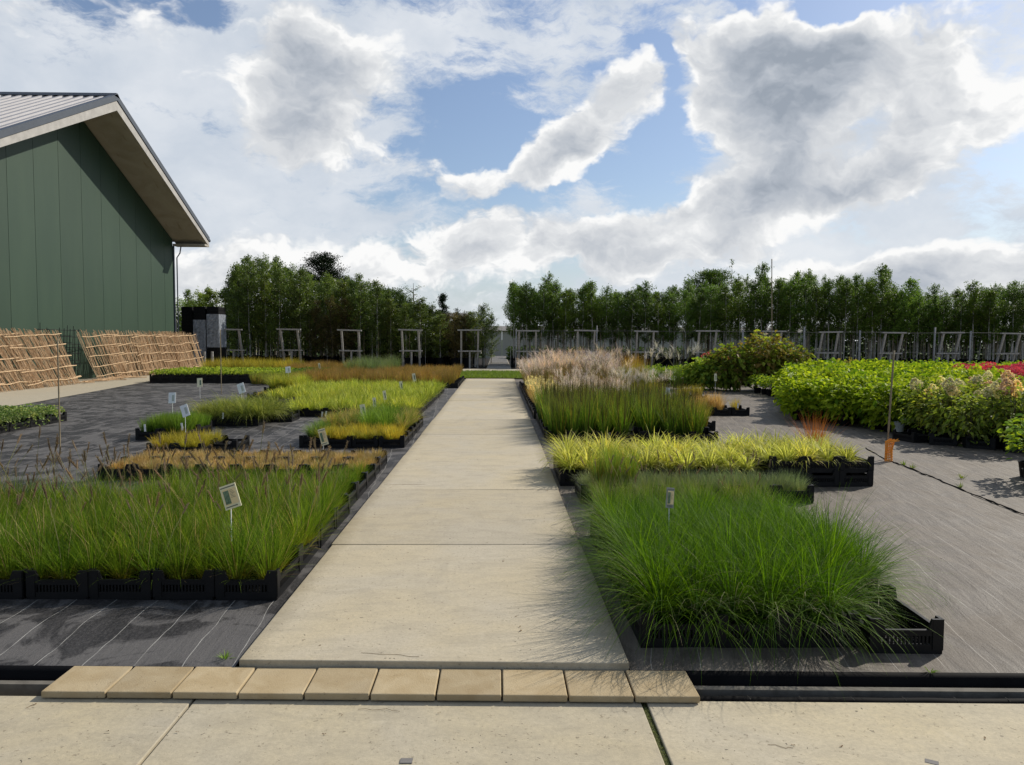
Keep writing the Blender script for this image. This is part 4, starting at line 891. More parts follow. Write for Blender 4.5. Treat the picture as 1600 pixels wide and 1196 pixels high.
# L10 lime block
crates(-1.68 - .402 * 7, 7, 16.3, 13, 'black crate of lime grass left of the path', 'crates of lime grass', near=False, seed=19, border=True)
crate(-4.9, 17.0, 'black crate stepping out at the left corner of the lime grass', 'left corner crates of the lime grass', near=False); crate(-5.05, 17.9, 'rear black crate stepping out at the left corner of the lime grass', 'left corner crates of the lime grass', near=False)
def lime(seed):
    mb = MB(seed); mb.blades(120, (.12, .34), 'lime', .13, (0, 65), (15, 70), .014, 4); return mb.mesh('lime_grass')
plants(grid(-4.5, -1.72, 16.3, 24.2, .30, .04, 54), [lime(800 + i) for i in range(5)], 'lime_grass', RL('lime coloured grass, large left block', -4.5, -1.72, 16.3, 24.2, .30, True), 'grass', 'lime grasses left of the path', .09, (.9, 1.15), 43, pot=False)
plants(grid(-6.0, -4.5, 19.5, 24.2, .34, .04, 55), [lime(810 + i) for i in range(3)], 'lime_grass', 'low lime coloured grass in the rear left part of the large block', 'grass', 'rear left lime grasses', .09, (.9, 1.15), 44, pot=False)
# L11
crates(-7.1, 3, 23.2, 1, 'black crate of bright yellow-green grass in front of the russet grass', 'crates of bright yellow-green grass', near=False, seed=20)
plants(grid(-7.0, -5.95, 23.3, 24.3, .26, .03, 56), [tuft(820 + i, 'lime', 'golden', (.3, .62)) for i in range(2)], 'yellow_green_grass', 'bright yellow-green upright grass in front of the russet grass', 'grass', 'bright yellow-green grasses', .08, (.85, 1.05), 45, pot=False)
# L12 russet strip, L13 olive mound, L14 blue-green
def strip_grass(seed, m, L, m2=None, n=150, wd=.011, tilt=(0, 20), dr=(0, 30)):
    mb = MB(seed); mb.blades(n, L, m, .16, tilt, dr, wd, 3)
    if m2: mb.blades(n // 2, (L[0] * .6, L[1] * .8), m2, .16, tilt, dr, wd, 3)
    return mb.mesh('strip_grass')
plants(grid(-7.2, -1.55, 26.1, 30.8, .40, .06, 57), [strip_grass(830 + i, 'russet', (.32, .60), 'golden') for i in range(4)], 'russet_grass', 'russet brown grass in the strip near the far end of the path', 'grass', 'russet grasses', 0, (.85, 1.08), 46, pot=False)
crates(-1.75, 1, 25.9, 8, 'black crate at the far left path edge beside the russet grass', 'crates beside the russet grass', near=False, seed=21)
plants(grid(-8.8, -7.2, 27.0, 30.5, .42, .06, 58), [strip_grass(840 + i, 'arch', (.3, .5), 'russet') for i in range(3)], 'olive_grass', 'olive and russet grass left of the russet strip', 'grass', 'olive russet grasses', 0, (.8, 1.0), 47, pot=False)
plants(grid(-13.5, -9.3, 34.6, 37.4, .45, .08, 59), [strip_grass(850 + i, 'golden', (.45, .8), 'arch', tilt=(0, 30)) for i in range(3)], 'olive_grass', 'olive gold grass mound beyond the long low row', 'grass', 'olive gold grasses by the cross road', 0, (.8, 1.05), 48, pot=False)
plants(grid(-9.3, -5.5, 33, 37.2, .48, .08, 60), [strip_grass(860 + i, 'russet', (.4, .62), 'golden') for i in range(3)], 'russet_grass', RL('far russet grass by the cross road', -9.3, -5.5, 33, 37.2, .48, True), 'grass', 'far russet grasses by the cross road', 0, (.8, 1.05), 49, pot=False)
plants(grid(-6.6, -4.6, 32.5, 36.5, .45, .08, 61), [strip_grass(870 + i, 'fescue', (.5, .95), 'bright') for i in range(3)], 'blue_green_grass', 'tall blue-green grass behind the russet strip', 'grass', 'blue-green grasses', 0, (.85, 1.05), 50, pot=False)
plants(grid(-4.5, -1.7, 31.2, 37.4, .48, .08, 62), [strip_grass(880 + i, 'russet', (.3, .5), 'tan') for i in range(3)], 'russet_grass', 'russet grass beside the green verge at the path end', 'grass', 'russet grasses beside the verge', 0, (.75, 1.0), 51, pot=False)

# ------------------------------------------------------------------ signs, stakes
def sign(px, py, d, wpx, hpx, roll, label, base_z=.05, full=False, m='white', tilt=-.25, yaw=0.):
    c = Dp(px, py, d); w_ = wpx * d / F; h_ = hpx * d / F
    t = thing('plant_label', label, 'sign', (c.x, c.y, base_z), yaw, 1, 'plant labels on thin stems')
    H = c.z - base_z
    mb = MB(); mb.tube([(0, .006, 0), (math.sin(roll) * -.0, .008, H)], [.0045, .0035], 'white', 5); mb.build('stem', t)
    h = link('board', None, t) if False else None
    mb = MB(); mb.box((-w_ / 2, -.003, -h_ / 2), (w_ / 2, .003, h_ / 2), m)
    b = mb.build('board', t); b.location = (0, 0, H); b.rotation_euler = (tilt, roll, 0)
    if full:
        mb = MB(); mb.box((-w_ * .40, -.0045, -h_ * .33), (w_ * .42, -.0032, h_ * .33), 'peach'); mb.build('card', b)
        mb = MB(); mb.box((-w_ * .36, -.0058, -h_ * .29), (-w_ * .02, -.0047, h_ * .27), 'photo'); mb.build('picture', b)
        mb = MB(); mb.box((-w_ * .46, -.0045, h_ * .385), (w_ * .44, -.0032, h_ * .43), 'ink'); mb.box((-w_ * .42, -.0045, -h_ * .43), (w_ * .3, -.0032, -h_ * .385), 'ink')
        for k in range(6): mb.box((w_ * .05, -.0058, h_ * (.24 - k * .06)), (w_ * (.22 + .06 * (k % 3)), -.0047, h_ * (.255 - k * .06)), 'ink')
        mb.build('print', b)
    else:
        mb = MB(); mb.box((-w_ * .02, -.0045, -h_ * .30), (w_ * .30, -.0032, h_ * .25), 'photo' if m != 'white' else 'pale'); mb.build('picture', b)
    return t
sign(360, 776, 5.3, 26, 38, R_(-19), 'large cream plant label with a green picture in the front left grass', full=True, m='cream', tilt=-.15)
sign(505, 683, 10.3, 11, 26, R_(-14), 'tilted yellow plant label at the dry plants near the path', full=True, m='cream', tilt=-.2, yaw=.3)
sign(289, 642, 12.2, 12, 19, R_(-22), 'white plant label leaning in front of the short green grass')
sign(269, 622, 13.5, 11, 17, R_(-3), 'white plant label standing behind the short green grass')
sign(312, 598, 20.0, 8, 14, R_(-6), 'cream plant label far out on the left fabric', m='cream')
sign(377, 607, 15.6, 11, 16, R_(-20), 'white plant label above the arching sedge')
sign(450, 578, 24.2, 8, 10, R_(-8), 'tiny white plant label above the bright yellow-green grass')
sign(567, 641, 13.4, 8, 18, R_(-12), 'narrow white plant label among the tan and green tufts', m='cream')
sign(585, 629, 15.0, 5, 15, R_(-8), 'narrow plant label left of the fresh green grass, first of four in a line', m='cream')
sign(601, 618, 17.0, 5, 15, R_(-10), 'narrow plant label in the lime grass, second of four in a line', m='cream')
sign(627, 603, 21.0, 5, 14, R_(-12), 'narrow plant label in the lime grass, third of four in a line', m='cream')
sign(647, 590, 25.8, 5, 13, R_(-12), 'narrow plant label at the russet grass, fourth of four in a line', m='cream')
sign(499, 572, 30, 3, 9, R_(-12), 'tiny plant label above the russet strip', m='cream')
sign(1047, 778, 5.2, 17, 32, R_(10), 'weathered plant label seen edge on in the front right grass', full=True, m='wood', tilt=-.1, yaw=.6)
sign(1043, 612, 14.6, 6, 12, R_(14), 'small pale label right of the reed grass')
sign(1118, 590, 22, 4, 12, R_(2), 'small pale label behind the tan grass', m='cream')
for i, (px, py, d, lbl) in enumerate([(226, 669, 12.45, 'white tag clipped to the left crate of short green grass'), (284, 667, 12.45, 'white tag clipped to the right crate of short green grass'), (348, 650, 14.4, 'white tag on the arching sedge crate'), (509, 647, 16.2, 'white tag on the lime grass crate, right one'), (503, 648, 16.2, 'white tag on the lime grass crate, left one'), (1153, 634, 16.7, 'white tag on the crate of tan grasses')]):
    c = Dp(px, py, d); mb = MB(); mb.box((-.012, 0, -.06), (.018, .004, .06), 'white'); mb.build('crate_tag', loc=c, rot=(0, R_((-4, -8, 3, 10, 6, 3)[i]), 0), label=lbl, cat='tag', group='white tags on crates')
def stake(px, py0, py1, lbl, rad=.009, z=-.03, top=None):
    b = P(px, py1, z); t = Dp(px if top is None else top, py0, b.y); mb = MB(); v = t - b
    n_ = 9; pts = [v * (k / n_) for k in range(n_ + 1)]; rr = [rad * (1.0 + (.25 if k % 2 else 0)) for k in range(n_ + 1)]
    mb.tube(pts, rr, 'cane', 6); return mb.build('bamboo_stake', smooth=True, label=lbl, cat='stake', loc=b)
stake(94, 530, 708, 'bamboo stake standing alone on the left fabric', top=90); stake(346, 515, 616, 'bamboo stake behind the arching sedge', .012, top=344)
stake(467, 515, 575, 'thin bamboo stake behind the yellow-green grass', .012); stake(1385, 548, 718, 'bamboo stake with orange netting at its foot', .011, top=1397); stake(1157, 532, 606, 'bamboo stake in front of the bronze shrub', .014); stake(1206, 405, 585, 'tall cane rising through the trees behind the bronze shrub', .02)
# orange netting bundle
b = P(1385, 718); mb = MB(31); rg = mb.rng
for k in range(16):
    a = k / 16 * 6.28; q = [np.array([math.cos(a) * .05, math.sin(a) * .04, 0]), np.array([math.cos(a) * .045, math.sin(a) * .045, .16]), np.array([math.cos(a) * .06 + .01, math.sin(a) * .05, .28]), np.array([math.cos(a) * .05 + .07 + .03 * rg.random(), math.sin(a) * .05, .29 + .03 * rg.random()])]
    mb.tube(q, .0045, 'orange', 4)
for z in np.arange(.02, .3, .035): mb.tube([(math.cos(a) * .052, math.sin(a) * .045, z + .006 * math.sin(3 * a)) for a in np.linspace(0, 6.28, 12)], .004, 'orange', 4)
mb.build('orange_netting', label='orange plastic netting wrapped round the stake foot', cat='netting', loc=(b.x + .03, b.y, -.03))
# overlap seam with weeds on the right fabric
sp = [P(*q, z=-.024) for q in ((1352, 700), (1385, 719), (1410, 727), (1450, 743), (1500, 764), (1550, 784), (1610, 808), (1700, 850))]
rs = rng(66); sq = []
for a_, b_ in zip(sp[:-1], sp[1:]):
    for k in range(8): sq.append(a_.lerp(b_, k / 8) + Vector((rs.normal(0, .008), rs.normal(0, .012), rs.normal(0, .003))))
mb = MB(); mb.tube(sq, [.005 + .006 * rs.random() for _ in sq], 'soil', 5); mb.build('fabric_seam', label='dark overlapping seam running across the right fabric', cat='seam')
for i, q in enumerate(((1412, 727), (1425, 732), (1500, 762), (1503, 748))):
    p = P(*q, z=-.03); mb = MB(900 + i); mb.blades(18, (.03, .09), 'ylwg', .02, (10, 70), (0, 40), .009, 3); mb.build('weed', loc=p, label='small weed in the seam of the right fabric, %s from the stake' % ords[i], cat='weed', group='weeds in the fabric seam')
# leaf litter on slabs
r = rng(88)
for i, (px, py, z, s) in enumerate([(814, 987, 0, .02), (812, 980, 0, .012), (677, 1094, -.07, .016), (456, 1037, -.034, .02), (806, 964, 0, .01), (54, 1102, -.07, .014), (708, 970, 0, .007), (545, 968, 0, .008), (1540, 1155, -.07, .014)]):
    p = P(px, py, z); mb = MB(950 + i); mb.leaves(np.zeros((2, 3)), np.array([[1, .3, .1], [-.6, .4, .12]]), s, s * .5, 'leafdry', 0); mb.build('dry_leaf', loc=(p.x, p.y, z + .003), rot=r.random() * 6, label='small dry leaf scrap lying on the concrete', cat='leaf', group='dry leaf scraps on the concrete')
for i, (pa, pb, z) in enumerate([((560, 1108), (625, 1111), -.068), ((565, 1020), (655, 1026), .002), ((1200, 1165), (1240, 1170), -.068), ((600, 758), (665, 757), .002), ((40, 1107), (54, 1102), -.068)]):
    a, b = P(*pa, z=z), P(*pb, z=z); mb = MB(960 + i); n_ = 6; pts = [a.lerp(b, k / n_) + Vector((0, mb.rng.normal(0, .006), .001)) for k in range(n_ + 1)]; mb.tube(pts, .0009, 'leafdry', 4)
    mb.build('dry_twig', label=['thin dry twig on the middle front slab', 'thin dry twig near the front edge of the path', 'curved dry twig on the right front slab', 'long thin twig at the third path joint', 'short twig on the left front slab'][i], cat='twig')

r = rng(404)
for i in range(46):
    if i < 22: p = Vector((r.uniform(-1.25, .6), 3.95 + r.random() ** 2 * 9, .001))
    elif i < 34: p = Vector((r.uniform(-2.4, 2.4), r.uniform(2.9, 3.45), -.069))
    else: p = Vector((r.uniform(2.6, 6), r.uniform(4.2, 9), -.024))
    mb = MB(970 + i); sz = r.uniform(.005, .016); mb.leaves(np.zeros((2, 3)), np.array([[1, .3, .15], [-.6, .5, .1]]), sz, sz * .55, 'leafdry', 0)
    mb.build('dry_leaf', loc=(p.x, p.y, p.z + .002), rot=r.random() * 6, label='tiny dry leaf crumb lying on the %s' % ('path slabs' if i < 22 else 'front slabs' if i < 34 else 'right hand fabric'), cat='leaf', group='leaf crumbs on the %s' % ('path' if i < 22 else 'front slabs' if i < 34 else 'right fabric'))
# ------------------------------------------------------------------ green barn
XW, XO, YA, ZA, SL = -16.5, -14.88, 30.5, 11.04, .462
YN, YF = YA - 9.3, YA + 9.3
barn = thing('green_barn', 'dark green panelled barn with a pale overhanging gable roof', 'building', (XW, YA, 0))
def wz(y): return ZA - .585 - abs(y - YA) * (SL - .0161)
yw = [39.2, 38.2, 36.75, 35.3, 33.8, 32.3, 30.8, 29.25, 27.7, 26.2, 24.75, 23.4, 22.2, 21.3]
mats_rel = lambda V: [(x - XW, y - YA, z) for x, y, z in V]
for i in range(len(yw) - 1):
    b_, a_ = yw[i] - .009, yw[i + 1] + .009
    segs = [(a_, b_)] if not (a_ < YA < b_) else [(a_, YA), (YA, b_)]
    mb = MB()
    for (a, b) in segs: mb.hexa(mats_rel([(XW - .08, a, -.05), (XW, a, -.05), (XW, b, -.05), (XW - .08, b, -.05), (XW - .08, a, wz(a)), (XW, a, wz(a)), (XW, b, wz(b)), (XW - .08, b, wz(b))]), 'green')
    mb.build('wall_panel', barn)
mb = MB(); mb.hexa(mats_rel([(-40, 21.31, 0), (XW - .085, 21.31, 0), (XW - .085, YA, 0), (-40, YA, 0), (-40, 21.31, wz(21.31) - .01), (XW - .085, 21.31, wz(21.31) - .01), (XW - .085, YA, wz(YA) - .01), (-40, YA, wz(YA) - .01)]), 'net')
mb.hexa(mats_rel([(-40, YA, 0), (XW - .085, YA, 0), (XW - .085, 39.19, 0), (-40, 39.19, 0), (-40, YA, wz(YA) - .01), (XW - .085, YA, wz(YA) - .01), (XW - .085, 39.19, wz(39.19) - .01), (-40, 39.19, wz(39.19) - .01)]), 'net'); mb.build('inner_wall', barn)
def slope(y0, z0, y1, z1, x0, x1, t0, t1, m, name, e0=0., e1=0.):
    """slab following the roof: t0..t1 below the top line at the ridge, less e0, e1 at the eave"""
    mb = MB(); mb.hexa(mats_rel([(x0, y0, z0 - t1), (x1, y0, z0 - t1), (x1, y1, z1 - t1 + e1), (x0, y1, z1 - t1 + e1), (x0, y0, z0 - t0), (x1, y0, z0 - t0), (x1, y1, z1 - t0 + e0), (x0, y1, z1 - t0 + e0)]), m)
    return mb.build(name, barn)
ZE = ZA - 9.3 * SL
for ye in (YN, YF):
    slope(YA, ZA, ye, ZE, XW + .001, XO - .03, .53, .56, 'soffit', 'soffit', .15, .15)
    slope(YA, ZA, ye, ZE, XO - .03, XO, .22, .58, 'fascia', 'fascia', 0, .15)
    slope(YA, ZA + .02, ye, ZE + .02, XO - .16, XO + .03, -.02, .215, 'cap', 'verge_flashing')
    slope(YA, ZA, ye, ZE, -40, XO - .165, .06, .16, 'roofs', 'roof_sheet')
    mb = MB()
    for x in np.arange(-40, XO - .3, .39):
        mb.hexa(mats_rel([(x, YA, ZA - .06), (x + .20, YA, ZA - .06), (x + .20, ye, ZE - .06), (x, ye, ZE - .06), (x + .04, YA, ZA + .0), (x + .16, YA, ZA + .0), (x + .16, ye, ZE + .0), (x + .04, ye, ZE + .0)]), 'roofs')
    mb.build('roof_ribs', barn)
    sgn = 1 if ye > YA else -1
    mb = MB(); yb = ye - sgn * .06
    a, b = sorted((ye - sgn * .62, ye)); 
    # boxed eave return below the soffit
    mb.hexa(mats_rel([(XW + .002, 39.21 if sgn > 0 else ye, ZE - .46), (XO - .001, 39.21 if sgn > 0 else ye, ZE - .46), (XO - .001, ye if sgn > 0 else 21.29, ZE - .46), (XW + .002, ye if sgn > 0 else 21.29, ZE - .46),
                      (XW + .002, 39.21 if sgn > 0 else ye, ZE - .36), (XO - .001, 39.21 if sgn > 0 else ye, ZE - .36), (XO - .001, ye if sgn > 0 else 21.29, ZE - .36), (XW + .002, ye if sgn > 0 else 21.29, ZE - .36)]), 'soffit'); mb.build('eave_box', barn)
    mb = MB(); pts = [(x - XW, ye + sgn * .07 - YA, ZE - .12) for x in (-40, XO + .02)]; mb.tube(pts, .075, 'cap', 8); mb.build('eave_gutter', barn, smooth=True)
mb = MB(); mb.hexa(mats_rel([(-40, YA - .22, ZA - .08), (XO + .03, YA - .22, ZA - .08), (XO + .03, YA + .22, ZA - .08), (-40, YA + .22, ZA - .08), (-40, YA - .06, ZA + .07), (XO + .03, YA - .06, ZA + .07), (XO + .03, YA + .06, ZA + .07), (-40, YA + .06, ZA + .07)]), 'cap'); mb.build('ridge_cap', barn)
mb = MB(); mb.box((-.02, 39.21 - YA, 0), (.06, 39.29 - YA, ZE - .47), 'cap'); mb.build('corner_trim', barn)
mb = MB(); mb.tube([(.12, 39.41 - YA, 0), (.12, 39.41 - YA, ZE - 1.05), (.22, 39.55 - YA, ZE - .8), (.3, 39.6 - YA, ZE - .2)], .032, 'cap', 8); mb.build('downpipe', barn, smooth=True)

# ------------------------------------------------------------------ trellis panels leaning on the barn
def trellis(seed, Ln, H=1.95, slant=.12):
    t_mesh = []
    mb = MB(seed); rg = mb.rng
    for k, z in enumerate(np.linspace(.12, H * .92, 5)):
        pass
    n = int(Ln / .045)
    for k in range(n):
        y = rg.uniform(0, Ln); sl = rg.normal(slant, .14) if rg.random() < .6 else rg.normal(0, .05)
        h = H * rg.uniform(.93, 1.07); mb.tube([(rg.uniform(-.03, .03), y, 0), (rg.uniform(-.03, .03), y + sl * h * .5, h * .5), (rg.uniform(-.03, .03), y + sl * h, h)], rg.uniform(.008, .014), 'trel' if rg.random() < .6 else 'trel2', 4)
    return mb
TG = 'willow trellis panels leaning on the barn'
def tpanel(seed, y0, Ln, foot, lean, lbl, H=1.95, slant=.12, yaw=0.):
    t = thing('trellis_panel', lbl, 'trellis', (foot, y0, -.02), (0, -lean, yaw), 1, TG)
    trellis(seed, Ln, H, slant).build('stick', t, kind='stuff')
    rg = rng(seed)
    for z in np.linspace(.14, H * .9, 5):
        mb = MB(seed + int(z * 100)); pts = [(.04 + rg.uniform(-.01, .01), -.1 + (Ln + .25) * k / 6, z + rg.normal(0, .02) + .02 * k) for k in range(7)]; mb.tube(pts, .014, 'trel', 5); mb.build('rail', t)
LNS = [(101, 31.0, 3.0, -15.35), (102, 33.2, 3.0, -15.25), (103, 35.4, 3.0, -15.2), (104, 36.6, 3.1, -15.1), (105, 29.4, 2.6, -15.3), (106, 31.8, 3.0, -15.5), (107, 34.4, 3.0, -15.45), (108, 36.4, 3.0, -15.4)]
for i, (s, y, L_, f_) in enumerate(LNS):
    tpanel(s, y, L_, f_, .33, 'tan lattice panel in the right stack by the barn, %s' % ['left front one', 'middle front one', 'right front one', 'outermost at the right end', 'leftmost with a curled top', 'rear left one', 'rear middle one', 'rear right one'][i], slant=(-.1 if s == 105 else .1))
for i, (s, y, L_, f_) in enumerate([(111, 24.4, 3.0, -14.85), (112, 22.0, 3.0, -14.9), (113, 25.2, 2.6, -15.1), (114, 22.6, 3.0, -15.2), (115, 20.2, 3, -14.9)]):
    tpanel(s, y, L_, f_, .42, 'tan lattice panel, left stack by the barn, %s' % ['right front one', 'middle front one', 'right rear one', 'middle rear one', 'leftmost one cut by the picture edge'][i], H=2.0, slant=-.22)
mb = MB(120); rg = mb.rng
for k in range(26):
    y = rg.uniform(27.2, 31.2); x = rg.uniform(-15.4, -14.6); a = rg.normal(1.4, .5); L_ = rg.uniform(.5, 1.3); mb.tube([(x, y, rg.uniform(0, .06)), (x + math.cos(a) * L_, y + math.sin(a) * L_, rg.uniform(0, .10))], .016, 'trel2', 4)
mb.build('loose_sticks', kind='stuff', label='loose trellis sticks on the lane between the two stacks', cat='sticks')
mb = MB(121); rg = mb.rng
for k in range(14): mb.tube([(-16.3, 27.2 + k * .2, 0), (-16.25, 27.3 + k * .2 + rg.normal(0, .1), 2.0 + rg.normal(0, .1))], .012, 'net', 4)
for k in range(9): mb.tube([(-16.27, 27.1, .15 + k * .22), (-16.27, 30, .15 + k * .22 + rg.normal(0, .05))], .012, 'net', 4)
mb.build('black_net_panel', label='black netting panel leaning on the barn between the trellis stacks', cat='net panel')

# ------------------------------------------------------------------ wrapped crate stacks
def wstack(px0, px1, ytop, d, film, lbl, wood=False):
    a = Dp(px0, 530, d).x; b = Dp(px1, 530, d).x; H = Dp(px0, ytop, d).z
    t = thing('crate_stack', lbl, 'crate stack', (a, d, 0), 0, 1, 'tall stacks of black crates beside the barn')
    nn = int(H / .19)
    for k in range(nn):
        mb = MB(k); j = mb.rng.uniform(-.015, .015); mb.box((j, 0, k * .19 + .10), (b - a + j, 1.1, k * .19 + .265), 'blk'); mb.box((.02, .02, k * .19 + .265), (b - a - .02, 1.08, k * .19 + .289), 'net'); mb.build('crate_layer', t)
    mb = MB(); mb.box((0, 0, 0), (b - a, 1.1, .098), 'wood'); mb.build('pallet', t)
    if film:
        z0, z1 = Dp(px0, film[1], d).z, Dp(px0, film[0], d).z
        mb = MB(9); rg = mb.rng; ny = 26; nx = 10
        X = np.linspace(-.02, b - a + .02, nx)[None].repeat(ny, 0); Z = np.linspace(z0, z1, ny)[:, None].repeat(nx, 1); Y = -.03 + .02 * rg.random((ny, nx)) * 1.0 - .01
        i = np.arange(ny - 1)[:, None] * nx; j = np.arange(nx - 1)[None]; Q = np.stack([i + j, i + j + 1, i + nx + j + 1, i + nx + j], -1).reshape(-1, 4)
        mb.add(np.stack([X, Y, Z], -1).reshape(-1, 3), Q, 'film')
        mb.box((b - a + .012, -.02, z0), (b - a + .02, 1.1, z1), 'film'); mb.build('stretch_film', t)
wstack(284, 301, 480, 42.3, None, 'tall stack of bare black crates nearest the barn corner')
wstack(303, 321, 478, 42.0, (500, 574), 'tall crate stack wrapped low in pale film')
wstack(324, 342, 480, 42.0, (491, 543), 'tall crate stack wrapped in film on its upper part, right of the others')
mb = MB(7)
for k in range(3): mb.box((-17.9 + k * .28, 41.3, 0), (-17.82 + k * .28, 41.36, 2.6), 'wood')
for z in (.4, 1.2, 1.75, 2.45): mb.box((-17.9, 41.24, z), (-17.2, 41.3, z + .1), 'wood')
mb.build('wooden_rack', label='grey wooden rack between the barn corner and the crate stacks', cat='rack')
for i, px in enumerate((301, 318, 331, 444)):
    b = P(px, 577, -.05); mb = MB(); mb.box((-.05, -.05, 0), (.05, .05, .95), 'wood'); mb.build('short_post', loc=(b.x, 41.4 if i < 3 else 43.2, -.05), label='short grey wooden post %s' % ['in front of the bare crate stack', 'in front of the wrapped crate stack', 'in front of the right crate stack', 'beside the second frame'][i], cat='post')

# ------------------------------------------------------------------ wooden anchoring frames and wires
FX = [364, 455, 548, 642, 733, 824, 915, 1008, 1103, 1205, 1293, 1392, 1482, 1575, 1668]
for i, px in enumerate(FX[:14]):
    x = Dp(px, 530, 43.2).x; w_ = 1.3; r2 = rng(i + 40)
    t = thing('timber_trestle', 'weathered grey wooden anchoring frame before the trees, %s from the left' % ords[i], 'wooden frame', (x, 43.6, -.05), r2.normal(0, .03), 1, 'wooden frames in front of the tree rows')
    ht = 2.18 + r2.normal(0, .02)
    for s_ in (-1, 1):
        mb = MB(i); mb.beam((s_ * w_ * .36, 0, 0), (s_ * w_ * .36 + r2.normal(0, .02), -.75, ht - .04), .10, .10, 'wood'); mb.build('leg', t)
    mb = MB(i); mb.beam((-w_ * .52, -.78, ht), (w_ * .52, -.78, ht + r2.normal(0, .015)), .14, .08, 'wood'); mb.build('top_rail', t)
    mb = MB(i); mb.beam((-w_ * .50, -.42, 1.0), (w_ * .50, -.42, 1.0 + r2.normal(0, .01)), .10, .07, 'wood'); mb.build('cross_rail', t)
    mb = MB(i); mb.beam((.02, -.36, 0), (.02, -.36, .95), .09, .09, 'wood'); mb.build('short_post', t)
for z, y, lb_ in ((2.12, 42.78, 'upper'), (1.02, 43.1, 'lower')):
    mb = MB(); mb.tube([(x, y, z + .02 * math.sin(x)) for x in np.arange(1, 34, 1.)], .008, 'steel', 4); mb.build('support_wire', label='%s support wire strung along the right hand frames' % lb_, cat='wire')
for i, px in enumerate((806, 932, 1160, 1256, 1343, 1460, 1516)):
    x = Dp(px, 530, 44.1).x; mb = MB(i); mb.tube([(x, 44.1, -.05), (x + .02, 44.1, 2.25 + .2 * (i % 2))], .05 if i > 1 else .035, 'wood', 6)
    mb.build('tall_post', smooth=True, label='tall round grey post behind the wooden frames, %s from the left' % ords[i], cat='post', group='tall posts behind the frames')

# ------------------------------------------------------------------ trees
def birch(seed, H=4.6, cb=1.7, Rm=.75, nl=46, leaf='birch', per=60, ls=.062, top=.5, trunkm='bark', thin=.55):
    t = MB(seed); rg = t.rng
    wob = rg.normal(0, .04, (9, 2)).cumsum(0) * .5; zs = np.linspace(0, H * .97, 9)
    tp = np.column_stack([wob, zs]); tp[0, :2] = 0
    t.tube(tp, np.linspace(.042, .006, 9), trunkm, 6)
    c = MB(seed + 1); Pn = []; Dn = []
    for k in range(nl):
        f = rg.random() ** .9; z = cb + (H * .96 - cb) * f
        b = np.array([np.interp(z, zs, tp[:, 0]), np.interp(z, zs, tp[:, 1]), z])
        prof = (math.sin(min(1, (f + .12) * 1.5) * math.pi / 2)) * (1 - f) ** thin + .10
        L = Rm * prof * rg.uniform(.65, 1.2); a = rg.random() * 6.28; up = rg.uniform(.5, 1.25)
        d = np.array([math.cos(a), math.sin(a), up]); d /= np.linalg.norm(d)
        q = np.linspace(0, 1, 4)[:, None]; pts = b + d * L * q + np.array([0, 0, -.18]) * L * q ** 2
        c.tube(pts, np.linspace(.010, .003, 4), 'twig', 4)
        m_ = int(per * (.35 + .65 * L / Rm)); u = rg.random(m_) ** .7
        cc = b + d * L * u[:, None] * 1.08 + rg.normal(0, .075, (m_, 3)) * (1 - .4 * u)[:, None]
        Pn.append(cc); Dn.append(rg.normal(0, 1, (m_, 3)) + d * .6 + [0, 0, -.5])
    m_ = int(90 * top); u = rg.random(m_); 
    Pn.append(np.column_stack([np.full(m_, tp[-1, 0]) + rg.normal(0, .07, m_) * (1.3 - u), np.full(m_, tp[-1, 1]) + rg.normal(0, .07, m_) * (1.3 - u), H * .82 + u * H * .19])); Dn.append(rg.normal(0, 1, (m_, 3)) + [0, 0, .6])
    c.leaves(np.vstack(Pn), np.vstack(Dn), ls, ls * .72, leaf, .1, .05, hexl=False)
    return t.mesh('trunk', True), c.mesh('crown')
treepot = MB(); treepot.tube([(0, 0, 0), (0, 0, .33), (0, 0, .35)], [.16, .2, .21], 'pot', 10); treepot.box((-.13, -.13, .28), (.13, .13, .31), 'soil'); me_tp = treepot.mesh('pot', True)
stk = MB(); stk.tube([(0, 0, .3), (.01, 0, 1.3), (0, .01, 2.3)], .018, 'bark', 4); stk.tube([(.24, .1, 0), (.25, .1, 1.3), (.24, .11, 2.15)], .016, 'bark', 4); stk.tube([(-.2, .15, 0), (-.2, .13, 1.3), (-.22, .14, 2.1)], .016, 'cane', 4); me_stk = stk.mesh('stake')
VB = [birch(1000 + 10 * i, 4.6, 1.45, .98, 64, 'birch', 84, .07) for i in range(6)]
VT = [birch(1100 + 10 * i, 4.6, 1.7, .9, 58, 'birch', 80, .07, top=1.1, thin=.45) for i in range(3)]
VL = [birch(1200 + 10 * i, 4.6, .6, 1.0, 80, 'birch2', 84, .07) for i in range(5)]
VH = [birch(1300 + 10 * i, 4.0, .45, .85, 64, 'broad', ls=.085, top=.2, trunkm='barkd') for i in range(3)]
VC = [birch(1400 + 10 * i, 4.0, .4, .9, 76, 'beech', 80, ls=.075, top=.3, trunkm='barkd') for i in range(2)]
VD = [birch(1500 + 10 * i, 4.6, 1.5, 1.05, 60, 'shrub', 70, ls=.10, trunkm='barkd') for i in range(2)]
VE = [birch(1600 + 10 * i, 4.4, .45, .98, 80, 'dark', 80, ls=.075, trunkm='barkd') for i in range(3)]
def tree(v, x, y, H0, H, label, group, name='birch_tree', wid=1., pot=True, stake_=True, r=None):
    s = H / H0
    t = thing(name, label, 'tree', (x, y, -.05), r.random() * 6.28, 1, group)
    link('trunk', v[0], t, scale=(1, 1, s)); wv_ = wid * r.uniform(.92, 1.28); c = link('crown', v[1], t, scale=(wv_, wv_, s))
    if pot: link('pot', me_tp, t, scale=(1.35, 1.35, 1.6))
    if stake_ and r.random() < .7: link('stake', me_stk, t, (.05, .03, 0))
    return t
